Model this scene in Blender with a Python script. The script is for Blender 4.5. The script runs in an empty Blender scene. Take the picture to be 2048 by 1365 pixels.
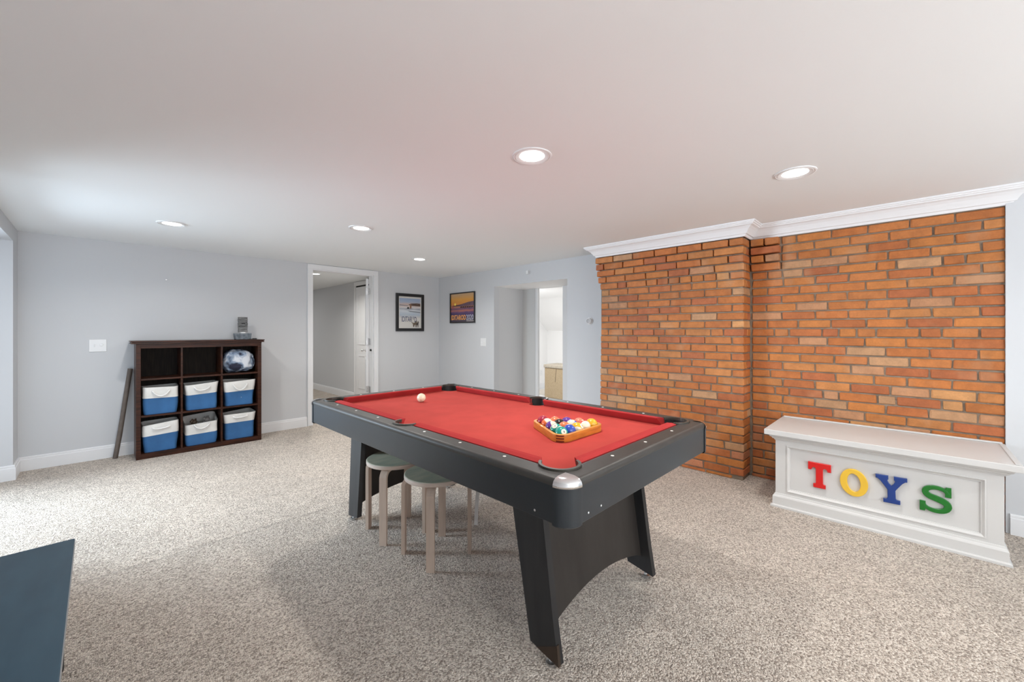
import bpy, bmesh, math, random
from math import sin, cos, pi, radians, sqrt, atan2
from mathutils import Vector, Matrix

random.seed(7)
S = bpy.context.scene
COL = S.collection

# ------------------------------------------------------------------ camera, world, exposure
FPX, HOR, YAW, CAMH = 812.3, 662.25, 0.7753, 1.222
cd = bpy.data.cameras.new('camera')
cd.sensor_width = 36.0
cd.lens = FPX / 2048 * 36.0
cd.shift_y = -(682.5 - HOR) / 2048
cd.clip_start = 0.02
cam = bpy.data.objects.new('camera', cd)
cam.location = (0, 0, CAMH)
cam.rotation_euler = (pi / 2, 0, YAW - pi / 2)
COL.objects.link(cam)
S.camera = cam

S.view_settings.view_transform = 'Standard'
S.view_settings.look = 'None'
S.view_settings.gamma = 1.0
S.view_settings.use_curve_mapping = False
S.view_settings.exposure = 0.0
S.cycles.max_bounces = 10
S.cycles.diffuse_bounces = 6
S.cycles.glossy_bounces = 4
S.cycles.sample_clamp_indirect = 6.0
S.cycles.caustics_reflective = False
S.cycles.caustics_refractive = False

W = bpy.data.worlds.new('world')
S.world = W
W.use_nodes = True
bg = W.node_tree.nodes['Background']
bg.inputs[0].default_value = (0.80, 0.88, 1.0, 1)
bg.inputs[1].default_value = 1.0

CEIL, YW, XW, XP, XR = 2.09, 5.52, 3.92, 3.67, 3.86
DAY_SIDE, FILL_BACK, LAMP, LAMP_FAR, LAMP_LAUNDRY = 8.0, 160.0, 10.5, 16.0, 36.0
DAY_SKY = 190.0

def area(name, loc, direction, sx, sy, power, color, spread=None):
    l = bpy.data.lights.new(name, 'AREA')
    l.shape = 'RECTANGLE'
    l.size, l.size_y, l.energy, l.color = sx, sy, power, color
    if spread:
        l.spread = spread
    o = bpy.data.objects.new(name, l)
    o.location = loc
    o.rotation_euler = Vector(direction).to_track_quat('-Z', 'Y').to_euler()
    COL.objects.link(o)
    return o

# daylight through the side window bay (left); then an added uplight behind the camera to fill the ceiling
area('daylight_side', (-1.25, 4.15, 1.05), (1, -0.35, -0.22), 1.3, 1.6, DAY_SIDE, (0.74, 0.88, 1.0), radians(125))
area('daylight_sky', (-2.7, 5.65, 1.40), (4.0, -3.85, -0.95), 1.7, 1.5, DAY_SKY, (0.72, 0.87, 1.0), radians(130))
area('fill_back', (0.95, -3.05, 0.98), (0, 0.45, 0.90), 2.6, 0.9, FILL_BACK, (0.96, 0.98, 1.0))

# ------------------------------------------------------------------ helpers
def mat(name, color, rough=0.5, metal=0.0, noise=0.0, nscale=8.0, color2=None, bump=0.0, bscale=60.0,
        bdist=0.002, emit=None, estr=0.0, spec=0.5, coat=0.0, stretch=None, detail=4.0):
    m = bpy.data.materials.new(name)
    m.use_nodes = True
    nt = m.node_tree
    b = nt.nodes['Principled BSDF']
    b.inputs['Base Color'].default_value = (*color, 1)
    b.inputs['Roughness'].default_value = rough
    b.inputs['Metallic'].default_value = metal
    b.inputs['Specular IOR Level'].default_value = spec
    b.inputs['Coat Weight'].default_value = coat
    if emit:
        b.inputs['Emission Color'].default_value = (*emit, 1)
        b.inputs['Emission Strength'].default_value = estr
    tc = nt.nodes.new('ShaderNodeTexCoord')
    mp = nt.nodes.new('ShaderNodeMapping')
    if stretch:
        mp.inputs['Scale'].default_value = stretch
    nt.links.new(tc.outputs['Object'], mp.inputs['Vector'])
    if noise or color2:
        n = nt.nodes.new('ShaderNodeTexNoise')
        n.inputs['Scale'].default_value = nscale
        n.inputs['Detail'].default_value = detail
        nt.links.new(mp.outputs[0], n.inputs['Vector'])
        r = nt.nodes.new('ShaderNodeValToRGB')
        c2 = color2 if color2 else tuple(c * (1 - noise) for c in color)
        c1 = color if color2 else tuple(min(1, c * (1 + noise)) for c in color)
        r.color_ramp.elements[0].position = 0.35
        r.color_ramp.elements[1].position = 0.65
        r.color_ramp.elements[0].color = (*c2, 1)
        r.color_ramp.elements[1].color = (*c1, 1)
        nt.links.new(n.outputs['Fac'], r.inputs['Fac'])
        nt.links.new(r.outputs['Color'], b.inputs['Base Color'])
    if bump:
        n2 = nt.nodes.new('ShaderNodeTexNoise')
        n2.inputs['Scale'].default_value = bscale
        n2.inputs['Detail'].default_value = 5
        nt.links.new(mp.outputs[0], n2.inputs['Vector'])
        bp = nt.nodes.new('ShaderNodeBump')
        bp.inputs['Strength'].default_value = bump
        bp.inputs['Distance'].default_value = bdist
        nt.links.new(n2.outputs['Fac'], bp.inputs['Height'])
        nt.links.new(bp.outputs['Normal'], b.inputs['Normal'])
    return m

def link(name, me, m, parent=None):
    o = bpy.data.objects.new(name, me)
    if m is not None and len(me.materials) == 0:
        me.materials.append(m)
    COL.objects.link(o)
    if parent is not None:
        o.parent = parent
    return o

def obj(name, bm, m, parent=None, smooth=False, world=True, autosmooth=None):
    """one mesh object; vertices are in room coordinates and are moved into the parent's frame"""
    if parent is not None and world:
        inv = chain(parent).inverted()
        bm.transform(inv)
    bmesh.ops.recalc_face_normals(bm, faces=bm.faces[:])
    me = bpy.data.meshes.new(name)
    bm.to_mesh(me)
    bm.free()
    if smooth:
        for p in me.polygons:
            p.use_smooth = True
        if autosmooth:
            me.set_sharp_from_angle(angle=radians(autosmooth))
    return link(name, me, m, parent)

def chain(o):
    M = Matrix.LocRotScale(o.location, o.rotation_euler, o.scale)
    return chain(o.parent) @ M if o.parent else M

def thing(name, label, cat, loc=(0, 0, 0), rotz=0.0, group=None):
    o = bpy.data.objects.new(name, None)
    o.empty_display_size = 0.1
    COL.objects.link(o)
    o.location = loc
    o.rotation_euler = (0, 0, rotz)
    return tag(o, label, cat, group)

def tag(o, label, cat, group=None):
    o['label'] = label
    o['category'] = cat
    if group:
        o['group'] = group
    return o

def struct(name, bm, m, parent=None, **k):
    o = obj(name, bm, m, parent, **k)
    if parent is None:
        o['kind'] = 'structure'
    return o

def box(bm, x0, x1, y0, y1, z0, z1, bev=0.0, seg=2, M=None):
    r = bmesh.ops.create_cube(bm, size=1.0)
    vs = r['verts']
    c = Vector(((x0 + x1) / 2, (y0 + y1) / 2, (z0 + z1) / 2))
    for v in vs:
        v.co = Vector((v.co.x * (x1 - x0), v.co.y * (y1 - y0), v.co.z * (z1 - z0))) + c
    if bev:
        es = list({e for v in vs for e in v.link_edges})
        g = bmesh.ops.bevel(bm, geom=es, offset=bev, segments=seg, profile=0.5, affect='EDGES')
        vs = list({v for f in g['faces'] for v in f.verts} | {v for v in vs if v.is_valid})
    if M is not None:
        bmesh.ops.transform(bm, matrix=M, verts=vs)
    return vs

def B(*a, **k):
    bm = bmesh.new()
    box(bm, *a, **k)
    return bm

def lathe(bm, prof, seg=32, c=(0, 0, 0), a0=0.0, a1=2 * pi, M=None):
    """revolve (r, z) profile about z"""
    full = abs(a1 - a0 - 2 * pi) < 1e-6
    n = seg if full else seg + 1
    rings = []
    allv = []
    for r, z in prof:
        if r < 1e-6:
            v = bm.verts.new((c[0], c[1], c[2] + z))
            rings.append([v] * n)
            allv.append(v)
        else:
            ring = [bm.verts.new((c[0] + r * cos(a0 + (a1 - a0) * i / seg), c[1] + r * sin(a0 + (a1 - a0) * i / seg), c[2] + z)) for i in range(n)]
            rings.append(ring)
            allv += ring
    for k in range(len(rings) - 1):
        for i in range(n if full else n - 1):
            j = (i + 1) % n
            q = [rings[k][i], rings[k][j], rings[k + 1][j], rings[k + 1][i]]
            u = []
            for v in q:
                if v not in u:
                    u.append(v)
            if len(u) >= 3:
                try:
                    bm.faces.new(u)
                except ValueError:
                    pass
    if M is not None:
        bmesh.ops.transform(bm, matrix=M, verts=allv)
    return allv

def tube(bm, pts, r, seg=10, cap=True):
    pts = [Vector(p) for p in pts]
    rings = []
    up = Vector((0, 0, 1))
    for i, p in enumerate(pts):
        d = (pts[min(i + 1, len(pts) - 1)] - pts[max(i - 1, 0)]).normalized()
        ref = up if abs(d.z) < 0.95 else Vector((1, 0, 0))
        u = d.cross(ref).normalized()
        w = d.cross(u).normalized()
        rr = r[i] if isinstance(r, (list, tuple)) else r
        rings.append([bm.verts.new(p + u * rr * cos(2 * pi * k / seg) + w * rr * sin(2 * pi * k / seg)) for k in range(seg)])
    for a, b in zip(rings, rings[1:]):
        for k in range(seg):
            bm.faces.new((a[k], a[(k + 1) % seg], b[(k + 1) % seg], b[k]))
    if cap:
        bm.faces.new(rings[0])
        bm.faces.new(rings[-1][::-1])

def poly_prism(bm, pts, axis, a0, a1):
    """extrude a 2-D polygon along 'x' / 'y' / 'z' from a0 to a1"""
    def P(p, t):
        return {'x': (t, p[0], p[1]), 'y': (p[0], t, p[1]), 'z': (p[0], p[1], t)}[axis]
    lo = [bm.verts.new(P(p, a0)) for p in pts]
    hi = [bm.verts.new(P(p, a1)) for p in pts]
    bm.faces.new(lo)
    bm.faces.new(hi[::-1])
    n = len(pts)
    for i in range(n):
        bm.faces.new((lo[i], lo[(i + 1) % n], hi[(i + 1) % n], hi[i]))
    return lo + hi

def sweep(bm, path, prof, closed=False):
    """sweep profile (out, z) along a horizontal polyline with mitred corners; 'out' is to the right of travel"""
    n = len(path)
    rings = []
    for i in range(n):
        p = Vector(path[i]).to_2d()
        dirs = []
        if i > 0 or closed:
            dirs.append((p - Vector(path[i - 1]).to_2d()).normalized())
        if i < n - 1 or closed:
            dirs.append((Vector(path[(i + 1) % n]).to_2d() - p).normalized())
        nr = [Vector((d.y, -d.x)) for d in dirs]
        if len(nr) == 2:
            m = (nr[0] + nr[1]).normalized()
            m = m / max(0.2, m.dot(nr[0]))
        else:
            m = nr[0]
        rings.append([bm.verts.new((p.x + m.x * o, p.y + m.y * o, z)) for o, z in prof])
    k = len(prof)
    for i in range(n if closed else n - 1):
        a, b = rings[i], rings[(i + 1) % n]
        for j in range(k - 1):
            bm.faces.new((a[j], a[j + 1], b[j + 1], b[j]))
    if not closed:
        for r in (rings[0], rings[-1]):
            try:
                bm.faces.new(r)
            except ValueError:
                pass

def flat(name, outlines, m, parent, M, extrude=0.0, bevel=0.0, res=2):
    """closed 2-D outlines (with holes) filled, thickened and rounded; M places it in the room"""
    cu = bpy.data.curves.new(name, 'CURVE')
    cu.dimensions = '2D'
    cu.fill_mode = 'BOTH'
    cu.extrude = extrude
    cu.bevel_depth = bevel
    cu.bevel_resolution = res
    cu.offset = -bevel
    for pts in outlines:
        sp = cu.splines.new('POLY')
        sp.points.add(len(pts) - 1)
        for q, p in zip(sp.points, pts):
            q.co = (p[0], p[1], 0, 1)
        sp.use_cyclic_u = True
    return from_curve(name, cu, m, parent, M)

def text(name, body, size, m, parent, M, extrude=0.0, bold=0.0, align='CENTER', sx=1.0):
    cu = bpy.data.curves.new(name, 'FONT')
    cu.body = body
    cu.size = size
    cu.align_x = align
    cu.align_y = 'CENTER'
    cu.extrude = extrude
    cu.offset = bold
    cu.resolution_u = 3
    return from_curve(name, cu, m, parent, M @ Matrix.Diagonal((sx, 1, 1, 1)))

def fit_text(body, x0, x1, yc, h, m, parent, M, z, bold=0.0):
    o = text('title', body, 1.0, m, None, Matrix.Identity(4), bold=bold)
    xs = [v.co.x for v in o.data.vertices]; ys = [v.co.y for v in o.data.vertices]
    sx, sy = (x1 - x0) / (max(xs) - min(xs)), h / (max(ys) - min(ys))
    for v in o.data.vertices:
        v.co = Vector((x0 + (v.co.x - min(xs)) * sx, yc - h / 2 + (v.co.y - min(ys)) * sy, z))
    o.data.transform(chain(parent).inverted() @ M)
    o.parent = parent
    return o

def from_curve(name, cu, m, parent, M):
    t = bpy.data.objects.new('tmp', cu)
    COL.objects.link(t)
    dg = bpy.context.evaluated_depsgraph_get()
    me = bpy.data.meshes.new_from_object(t.evaluated_get(dg))
    bpy.data.objects.remove(t)
    bpy.data.curves.remove(cu)
    me.materials.clear()
    me.name = name
    if parent is not None:
        M = chain(parent).inverted() @ M
    me.transform(M)
    return link(name, me, m, parent)

def frame3(origin, ux, uy):
    """matrix with local x -> ux, local y -> uy, local z -> ux x uy"""
    ux, uy = Vector(ux).normalized(), Vector(uy).normalized()
    uz = ux.cross(uy)
    return Matrix(((ux.x, uy.x, uz.x, origin[0]), (ux.y, uy.y, uz.y, origin[1]), (ux.z, uy.z, uz.z, origin[2]), (0, 0, 0, 1)))

def dup(root, loc, rotz, label, group=None):
    r = root.copy()
    COL.objects.link(r)
    r.location = loc
    r.rotation_euler = (0, 0, rotz)
    r['label'] = label
    if group:
        r['group'] = group
    for ch in list(root.children):
        c = ch.copy()
        COL.objects.link(c)
        c.parent = r
        for g in list(ch.children):
            d = g.copy()
            COL.objects.link(d)
            d.parent = c
    return r

def arc(cx, cy, r, a0, a1, n=12):
    return [(cx + r * cos(radians(a0 + (a1 - a0) * i / n)), cy + r * sin(radians(a0 + (a1 - a0) * i / n))) for i in range(n + 1)]

def rrect(hx, hy, r, n=8):
    p = []
    for sx, sy, a in ((1, 1, 0), (-1, 1, 90), (-1, -1, 180), (1, -1, 270)):
        p += arc(sx * (hx - r), sy * (hy - r), r, a, a + 90, n)
    return p

# ------------------------------------------------------------------ materials
m_wall = mat('wall_paint', (0.60, 0.615, 0.635), 0.75, bump=0.05, bscale=220, bdist=0.001, spec=0.3)
m_ceil = mat('ceiling_paint', (0.845, 0.87, 0.88), 0.85, bump=0.03, bscale=150, bdist=0.001, spec=0.2)
m_trim = mat('trim_paint', (0.79, 0.80, 0.815), 0.38, spec=0.5)
m_white = mat('white_paint', (0.86, 0.86, 0.86), 0.6)
m_chest = mat('chest_paint', (0.62, 0.615, 0.605), 0.4)
m_plate = mat('white_plastic', (0.80, 0.81, 0.82), 0.35)
m_platedark = mat('grey_plastic', (0.45, 0.46, 0.47), 0.4)
m_chrome = mat('chrome', (0.86, 0.86, 0.87), 0.12, metal=1.0)
m_steel = mat('brushed_steel', (0.6, 0.6, 0.6), 0.35, metal=1.0, noise=0.12, nscale=60)
m_lam = mat('daylit_black_laminate', (0.016, 0.022, 0.028), 0.33, noise=0.15, nscale=3, bump=0.05, bscale=350, bdist=0.0005, spec=0.62)  # black base tinted with the blue daylight that falls on the left apron
m_rail = mat('black_rail', (0.036, 0.034, 0.031), 0.45, noise=0.15, nscale=14, bump=0.05, bscale=300, bdist=0.0006, spec=0.6)
m_leg = mat('scuffed_black', (0.012, 0.0125, 0.014), 0.5, color2=(0.021, 0.021, 0.022), nscale=5, stretch=(4, 4, 0.7), bump=0.04, bscale=120, bdist=0.001, spec=0.45)
m_end = mat('dark_brown_black', (0.019, 0.0155, 0.0135), 0.5, color2=(0.030, 0.026, 0.023), nscale=4, stretch=(3, 3, 0.6), spec=0.4)
m_rubber = mat('black_rubber', (0.012, 0.012, 0.012), 0.6)
m_rim = mat('pocket_rim', (0.06, 0.055, 0.045), 0.35)
m_felt = mat('red_felt', (0.45, 0.058, 0.048), 0.95, noise=0.06, nscale=9, bump=0.15, bscale=900, bdist=0.0006, spec=0.15)
m_cush = mat('red_felt_shaded', (0.40, 0.036, 0.036), 0.95, noise=0.05, nscale=9, bump=0.12, bscale=900, bdist=0.0006, spec=0.15)  # same cloth as the bed, darkened for the shade on the cushion faces
m_pearl = mat('pearl_dot', (0.85, 0.84, 0.80), 0.3)
m_rackwood = mat('honey_wood', (0.62, 0.24, 0.035), 0.35, noise=0.18, nscale=12, stretch=(1, 1, 6), coat=0.3)
m_rackdark = mat('dark_joint_wood', (0.17, 0.03, 0.012), 0.4)
m_birch = mat('birch', (0.56, 0.45, 0.37), 0.5, color2=(0.49, 0.39, 0.32), nscale=10, stretch=(5, 5, 0.6))
m_birchedge = mat('birch_ply_edge', (0.55, 0.46, 0.40), 0.55, noise=0.12, nscale=140, stretch=(0.05, 0.05, 1))
m_seat = mat('green_stained_seat', (0.62, 0.60, 0.46), 0.45, color2=(0.44, 0.48, 0.37), nscale=7, stretch=(1, 3, 1))
m_espresso = mat('espresso_wood', (0.018, 0.007, 0.0045), 0.38, color2=(0.062, 0.020, 0.010), nscale=5, stretch=(1.2, 1.2, 14), spec=0.22)
m_espback = mat('espresso_back', (0.008, 0.005, 0.004), 0.6, color2=(0.020, 0.014, 0.010), nscale=6, stretch=(10, 1, 1), spec=0.15)
m_blue = mat('blue_canvas', (0.034, 0.130, 0.315), 0.85, noise=0.14, nscale=6, bump=0.35, bscale=12, bdist=0.008)
m_cream = mat('cream_canvas', (0.74, 0.74, 0.72), 0.85, noise=0.05, nscale=8, bump=0.3, bscale=12, bdist=0.008)
m_rope = mat('white_rope', (0.80, 0.80, 0.79), 0.8, bump=0.6, bscale=160, bdist=0.003)
m_tube = mat('grey_brown_tube', (0.13, 0.105, 0.088), 0.6, noise=0.12, nscale=20)
m_slate = mat('grey_slate', (0.11, 0.135, 0.16), 0.6, color2=(0.22, 0.25, 0.28), nscale=35, bump=0.6, bscale=60, bdist=0.004)
m_slate2 = mat('ribbed_slate', (0.055, 0.058, 0.06), 0.6, color2=(0.24, 0.245, 0.245), nscale=30, stretch=(0.7, 1, 3.5), bump=0.7, bscale=40, bdist=0.005)
m_table = mat('dark_top_blue_sheen', (0.018, 0.056, 0.090), 0.42, color2=(0.026, 0.072, 0.110), nscale=5, stretch=(3, 1, 1), spec=0.35)  # window's blue sheen painted into the dark top's colour
m_tablek = mat('black_wood', (0.012, 0.012, 0.013), 0.5)
m_edge = mat('pale_edge', (0.30, 0.31, 0.32), 0.5)
m_wicker = mat('tan_woven', (0.40, 0.31, 0.20), 0.8, color2=(0.31, 0.235, 0.14), nscale=90, bump=0.6, bscale=160, bdist=0.004)
m_wickerlid = mat('tan_grey_lid', (0.36, 0.32, 0.26), 0.8, noise=0.15, nscale=70, bump=0.4, bscale=140, bdist=0.003)
m_tile = mat('pale_floor_tile', (0.68, 0.68, 0.68), 0.5, noise=0.06, nscale=5)
m_hole = mat('dark_gap', (0.01, 0.01, 0.01), 0.8)
m_bronze = mat('toy_brown', (0.10, 0.07, 0.045), 0.5, noise=0.2, nscale=30)
m_lens = mat('lamp_lens', (0.9, 0.9, 0.9), 0.5, emit=(1.0, 0.985, 0.95), estr=9.0)

# tie-dye fabric of the bundle
m_tie = mat('tie_dye_fleece', (0.50, 0.56, 0.64), 0.9)
nt = m_tie.node_tree
n = nt.nodes.new('ShaderNodeTexNoise'); n.inputs['Scale'].default_value = 9; n.inputs['Detail'].default_value = 6; n.inputs['Distortion'].default_value = 0.8
r = nt.nodes.new('ShaderNodeValToRGB')
r.color_ramp.elements[0].position = 0.41; r.color_ramp.elements[0].color = (0.02, 0.023, 0.045, 1)
r.color_ramp.elements[1].position = 0.62; r.color_ramp.elements[1].color = (0.62, 0.66, 0.72, 1)
e = r.color_ramp.elements.new(0.51); e.color = (0.20, 0.27, 0.38, 1)
tc = nt.nodes.new('ShaderNodeTexCoord')
nt.links.new(tc.outputs['Object'], n.inputs['Vector']); nt.links.new(n.outputs['Fac'], r.inputs['Fac'])
nt.links.new(r.outputs['Color'], nt.nodes['Principled BSDF'].inputs['Base Color'])

# carpet: cut-pile flecks, soft nap patches and a seam where two lengths meet
m_carpet = bpy.data.materials.new('cut_pile_carpet')
m_carpet.use_nodes = True
nt = m_carpet.node_tree
L = nt.links
b = nt.nodes['Principled BSDF']
b.inputs['Roughness'].default_value = 0.95
b.inputs['Specular IOR Level'].default_value = 0.1
b.inputs['Sheen Weight'].default_value = 0.15
tc = nt.nodes.new('ShaderNodeTexCoord')
def N(t, **k):
    q = nt.nodes.new(t)
    for a, v in k.items():
        q.inputs[a].default_value = v
    return q
def mth(op, a, c=None):
    q = nt.nodes.new('ShaderNodeMath'); q.operation = op
    for i, v in enumerate((a, c)):
        if v is None: continue
        if isinstance(v, (int, float)): q.inputs[i].default_value = v
        else: L.new(v, q.inputs[i])
    return q.outputs[0]
fine = N('ShaderNodeTexNoise', Scale=150.0, Detail=2.0, Roughness=0.8)
med = N('ShaderNodeTexNoise', Scale=11.0, Detail=4.0, Roughness=0.6)
big = N('ShaderNodeTexNoise', Scale=1.7, Detail=3.0, Distortion=0.6)
vor = N('ShaderNodeTexVoronoi', Scale=165.0)
for q in (fine, med, big, vor):
    L.new(tc.outputs['Object'], q.inputs['Vector'])
ramp = nt.nodes.new('ShaderNodeValToRGB')
ramp.color_ramp.elements[0].position = 0.30; ramp.color_ramp.elements[0].color = (0.255, 0.208, 0.170, 1)
ramp.color_ramp.elements[1].position = 0.68; ramp.color_ramp.elements[1].color = (0.84, 0.755, 0.665, 1)
e = ramp.color_ramp.elements.new(0.47); e.color = (0.555, 0.48, 0.41, 1)
# nap: lighter beyond the seam at y = 2.87
sep = nt.nodes.new('ShaderNodeSeparateXYZ'); L.new(tc.outputs['Object'], sep.inputs[0])
nap = nt.nodes.new('ShaderNodeMapRange'); nap.inputs['From Min'].default_value = 2.84; nap.inputs['From Max'].default_value = 2.90
nap.inputs['To Min'].default_value = 0.985; nap.inputs['To Max'].default_value = 1.07
L.new(sep.outputs['Y'], nap.inputs['Value'])
dist = mth('ABSOLUTE', mth('SUBTRACT', sep.outputs['Y'], 2.868))
seam = nt.nodes.new('ShaderNodeMapRange'); seam.inputs['From Min'].default_value = 0.0; seam.inputs['From Max'].default_value = 0.022
seam.inputs['To Min'].default_value = 0.80; seam.inputs['To Max'].default_value = 1.0
L.new(dist, seam.inputs['Value'])
cell = nt.nodes.new('ShaderNodeSeparateColor'); L.new(vor.outputs['Color'], cell.inputs[0])
fleck = mth('ADD', mth('MULTIPLY', fine.outputs['Fac'], 0.62), mth('MULTIPLY', cell.outputs[0], 0.38))
L.new(fleck, ramp.inputs['Fac'])
v1 = mth('ADD', mth('MULTIPLY', med.outputs['Fac'], 0.30), 0.85)
v2 = mth('ADD', mth('MULTIPLY', big.outputs['Fac'], 0.36), 0.82)
val = mth('MULTIPLY', mth('MULTIPLY', v1, v2), mth('MULTIPLY', nap.outputs[0], seam.outputs[0]))
mx = nt.nodes.new('ShaderNodeMix'); mx.data_type = 'RGBA'; mx.blend_type = 'MULTIPLY'; mx.inputs['Factor'].default_value = 1.0
L.new(ramp.outputs['Color'], mx.inputs['A'])
cmb = nt.nodes.new('ShaderNodeCombineColor')
for i in range(3): L.new(val, cmb.inputs[i])
L.new(cmb.outputs[0], mx.inputs['B'])
L.new(mx.outputs['Result'], b.inputs['Base Color'])
hgt = mth('ADD', mth('MULTIPLY', fine.outputs['Fac'], 1.0), mth('MULTIPLY', vor.outputs['Distance'], -0.9))
bp = nt.nodes.new('ShaderNodeBump'); bp.inputs['Strength'].default_value = 0.9; bp.inputs['Distance'].default_value = 0.010
L.new(hgt, bp.inputs['Height']); L.new(bp.outputs['Normal'], b.inputs['Normal'])

# brick: hue per brick from the object's colour, mottling and chips from noise
m_brick = bpy.data.materials.new('clay_brick')
m_brick.use_nodes = True
nt = m_brick.node_tree; L = nt.links
b = nt.nodes['Principled BSDF']; b.inputs['Roughness'].default_value = 0.62
b.inputs['Specular IOR Level'].default_value = 0.4
oi = nt.nodes.new('ShaderNodeObjectInfo'); geo = nt.nodes.new('ShaderNodeNewGeometry')
n1 = N('ShaderNodeTexNoise', Scale=16.0, Detail=6.0, Roughness=0.65)
n2 = N('ShaderNodeTexNoise', Scale=5.0, Detail=2.0)
n3 = N('ShaderNodeTexNoise', Scale=110.0, Detail=4.0)
for q in (n1, n2, n3): L.new(geo.outputs['Position'], q.inputs['Vector'])
v = mth('MULTIPLY', mth('ADD', mth('MULTIPLY', n1.outputs['Fac'], 0.95), 0.52), mth('ADD', mth('MULTIPLY', n3.outputs['Fac'], 0.3), 0.85))
cmb = nt.nodes.new('ShaderNodeCombineColor')
for i in range(3): L.new(v, cmb.inputs[i])
mx = nt.nodes.new('ShaderNodeMix'); mx.data_type = 'RGBA'; mx.blend_type = 'MULTIPLY'; mx.inputs['Factor'].default_value = 1.0
L.new(oi.outputs['Color'], mx.inputs['A']); L.new(cmb.outputs[0], mx.inputs['B'])
tan = nt.nodes.new('ShaderNodeMix'); tan.data_type = 'RGBA'
rr = nt.nodes.new('ShaderNodeMapRange'); rr.inputs['From Min'].default_value = 0.56; rr.inputs['From Max'].default_value = 0.74; rr.inputs['To Max'].default_value = 0.38
L.new(n2.outputs['Fac'], rr.inputs['Value']); L.new(rr.outputs[0], tan.inputs['Factor'])
L.new(mx.outputs['Result'], tan.inputs['A']); tan.inputs['B'].default_value = (0.50, 0.30, 0.17, 1)
L.new(tan.outputs['Result'], b.inputs['Base Color'])
bp = nt.nodes.new('ShaderNodeBump'); bp.inputs['Strength'].default_value = 0.35; bp.inputs['Distance'].default_value = 0.004
L.new(n1.outputs['Fac'], bp.inputs['Height']); L.new(bp.outputs['Normal'], b.inputs['Normal'])
m_mortar = mat('mortar', (0.27, 0.21, 0.155), 0.9, color2=(0.19, 0.145, 0.105), nscale=14, bump=0.7, bscale=90, bdist=0.006)

# ------------------------------------------------------------------ the room
struct('floor', B(-1.25, 4.56, -3.3, 11.2, -0.12, 0.0), m_carpet)
bm = bmesh.new()
box(bm, -1.25, XW + 0.65, -3.3, YW + 0.11, CEIL, CEIL + 0.12)
struct('ceiling', bm, m_ceil)

def wall_open(bm, axis, p0, p1, a0, a1, zt, holes):
    """wall slab between p0..p1 on its axis, spanning a0..a1, with holes (h0, h1, z0, z1)"""
    holes = sorted(holes)
    cur = a0
    def add(s0, s1, z0, z1):
        if s1 - s0 < 1e-4 or z1 - z0 < 1e-4: return
        if axis == 'y': box(bm, s0, s1, p0, p1, z0, z1)
        else: box(bm, p0, p1, s0, s1, z0, z1)
    for h0, h1, z0, z1 in holes:
        add(cur, h0, 0, zt)
        add(h0, h1, 0, z0)
        add(h0, h1, z1, zt)
        cur = h1
    add(cur, a1, 0, zt)

# left wall, with the doorway; door reveal 1.942..2.777, head 2.02
bm = bmesh.new(); wall_open(bm, 'y', YW, YW + 0.11, -0.60, XW + 0.02, CEIL, [(1.942, 2.777, 0.0, 2.018)])
struct('wall_left', bm, m_wall)
# right wall, with the plain opening
bm = bmesh.new(); wall_open(bm, 'x', XW, XW + 0.10, 2.30, YW, CEIL, [(2.92, 4.197, 0.0, 1.846)])
struct('wall_right', bm, m_wall)
# wall behind the opening's little lobby
bm = bmesh.new()
box(bm, XW + 0.10, 4.55, 4.197, 4.30, 0, 1.93)
wall_open(bm, 'x', 4.53, 4.555, 2.6, 4.30, 1.93, [(3.42, 3.90, 0.0, 1.846)])
box(bm, XW + 0.10, 4.53, 2.60, 2.70, 0, 1.93)
struct('wall_lobby', bm, mat('lobby_paint', (0.62, 0.63, 0.64), 0.7))
struct('ceiling_lobby', B(XW + 0.001, 4.56, 2.6, 4.30, 1.846, 1.92), mat('soffit_brightened', (0.90, 0.90, 0.90), 0.6))  # white lifted in the colour to stand in for light on the soffit
# wall beyond the bricks, towards and behind the camera
struct('wall_front', B(XR - 0.012, XW + 0.15, -3.3, -0.4135, 0, CEIL), m_wall)
# wall on the camera's left with the window bay (opening y 3.5 .. 5.25)
bm = bmesh.new(); wall_open(bm, 'x', -0.60, -0.485, -3.3, YW, CEIL, [(3.40, 5.25, 0.0, 1.962)])
struct('wall_bay', bm, m_wall)
bm = bmesh.new()
box(bm, -1.06, -0.60, 5.25, 5.37, 0, 2.05)
box(bm, -1.06, -0.60, 3.28, 3.40, 0, 2.05)
wall_open(bm, 'x', -1.06, -0.98, 3.40, 5.25, 2.05, [(3.55, 5.10, 0.15, 1.92)])
struct('wall_bay_outer', bm, m_wall)
struct('ceiling_bay', B(-1.06, -0.60, 3.28, 5.37, 1.962, 2.06), m_white)
bm = bmesh.new(); wall_open(bm, 'y', -3.3, -3.16, -0.60, XW + 0.1, CEIL, [(-0.3, 2.3, 0.5, 1.95)])
struct('wall_back', bm, m_wall)

# far room beyond the doorway
bm = bmesh.new()
box(bm, 3.20, 3.30, YW + 0.11, 11.2, 0, CEIL)
struct('wall_far_right', bm, m_wall)
bm = bmesh.new()
box(bm, 0.60, 0.70, YW + 0.11, 11.2, 0, CEIL)
box(bm, 0.60, 3.30, 11.1, 11.2, 0, CEIL)
struct('wall_far_end', bm, m_wall)
struct('ceiling_far', B(0.60, 3.30, YW + 0.11, 11.2, CEIL, CEIL + 0.12), m_ceil)

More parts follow.
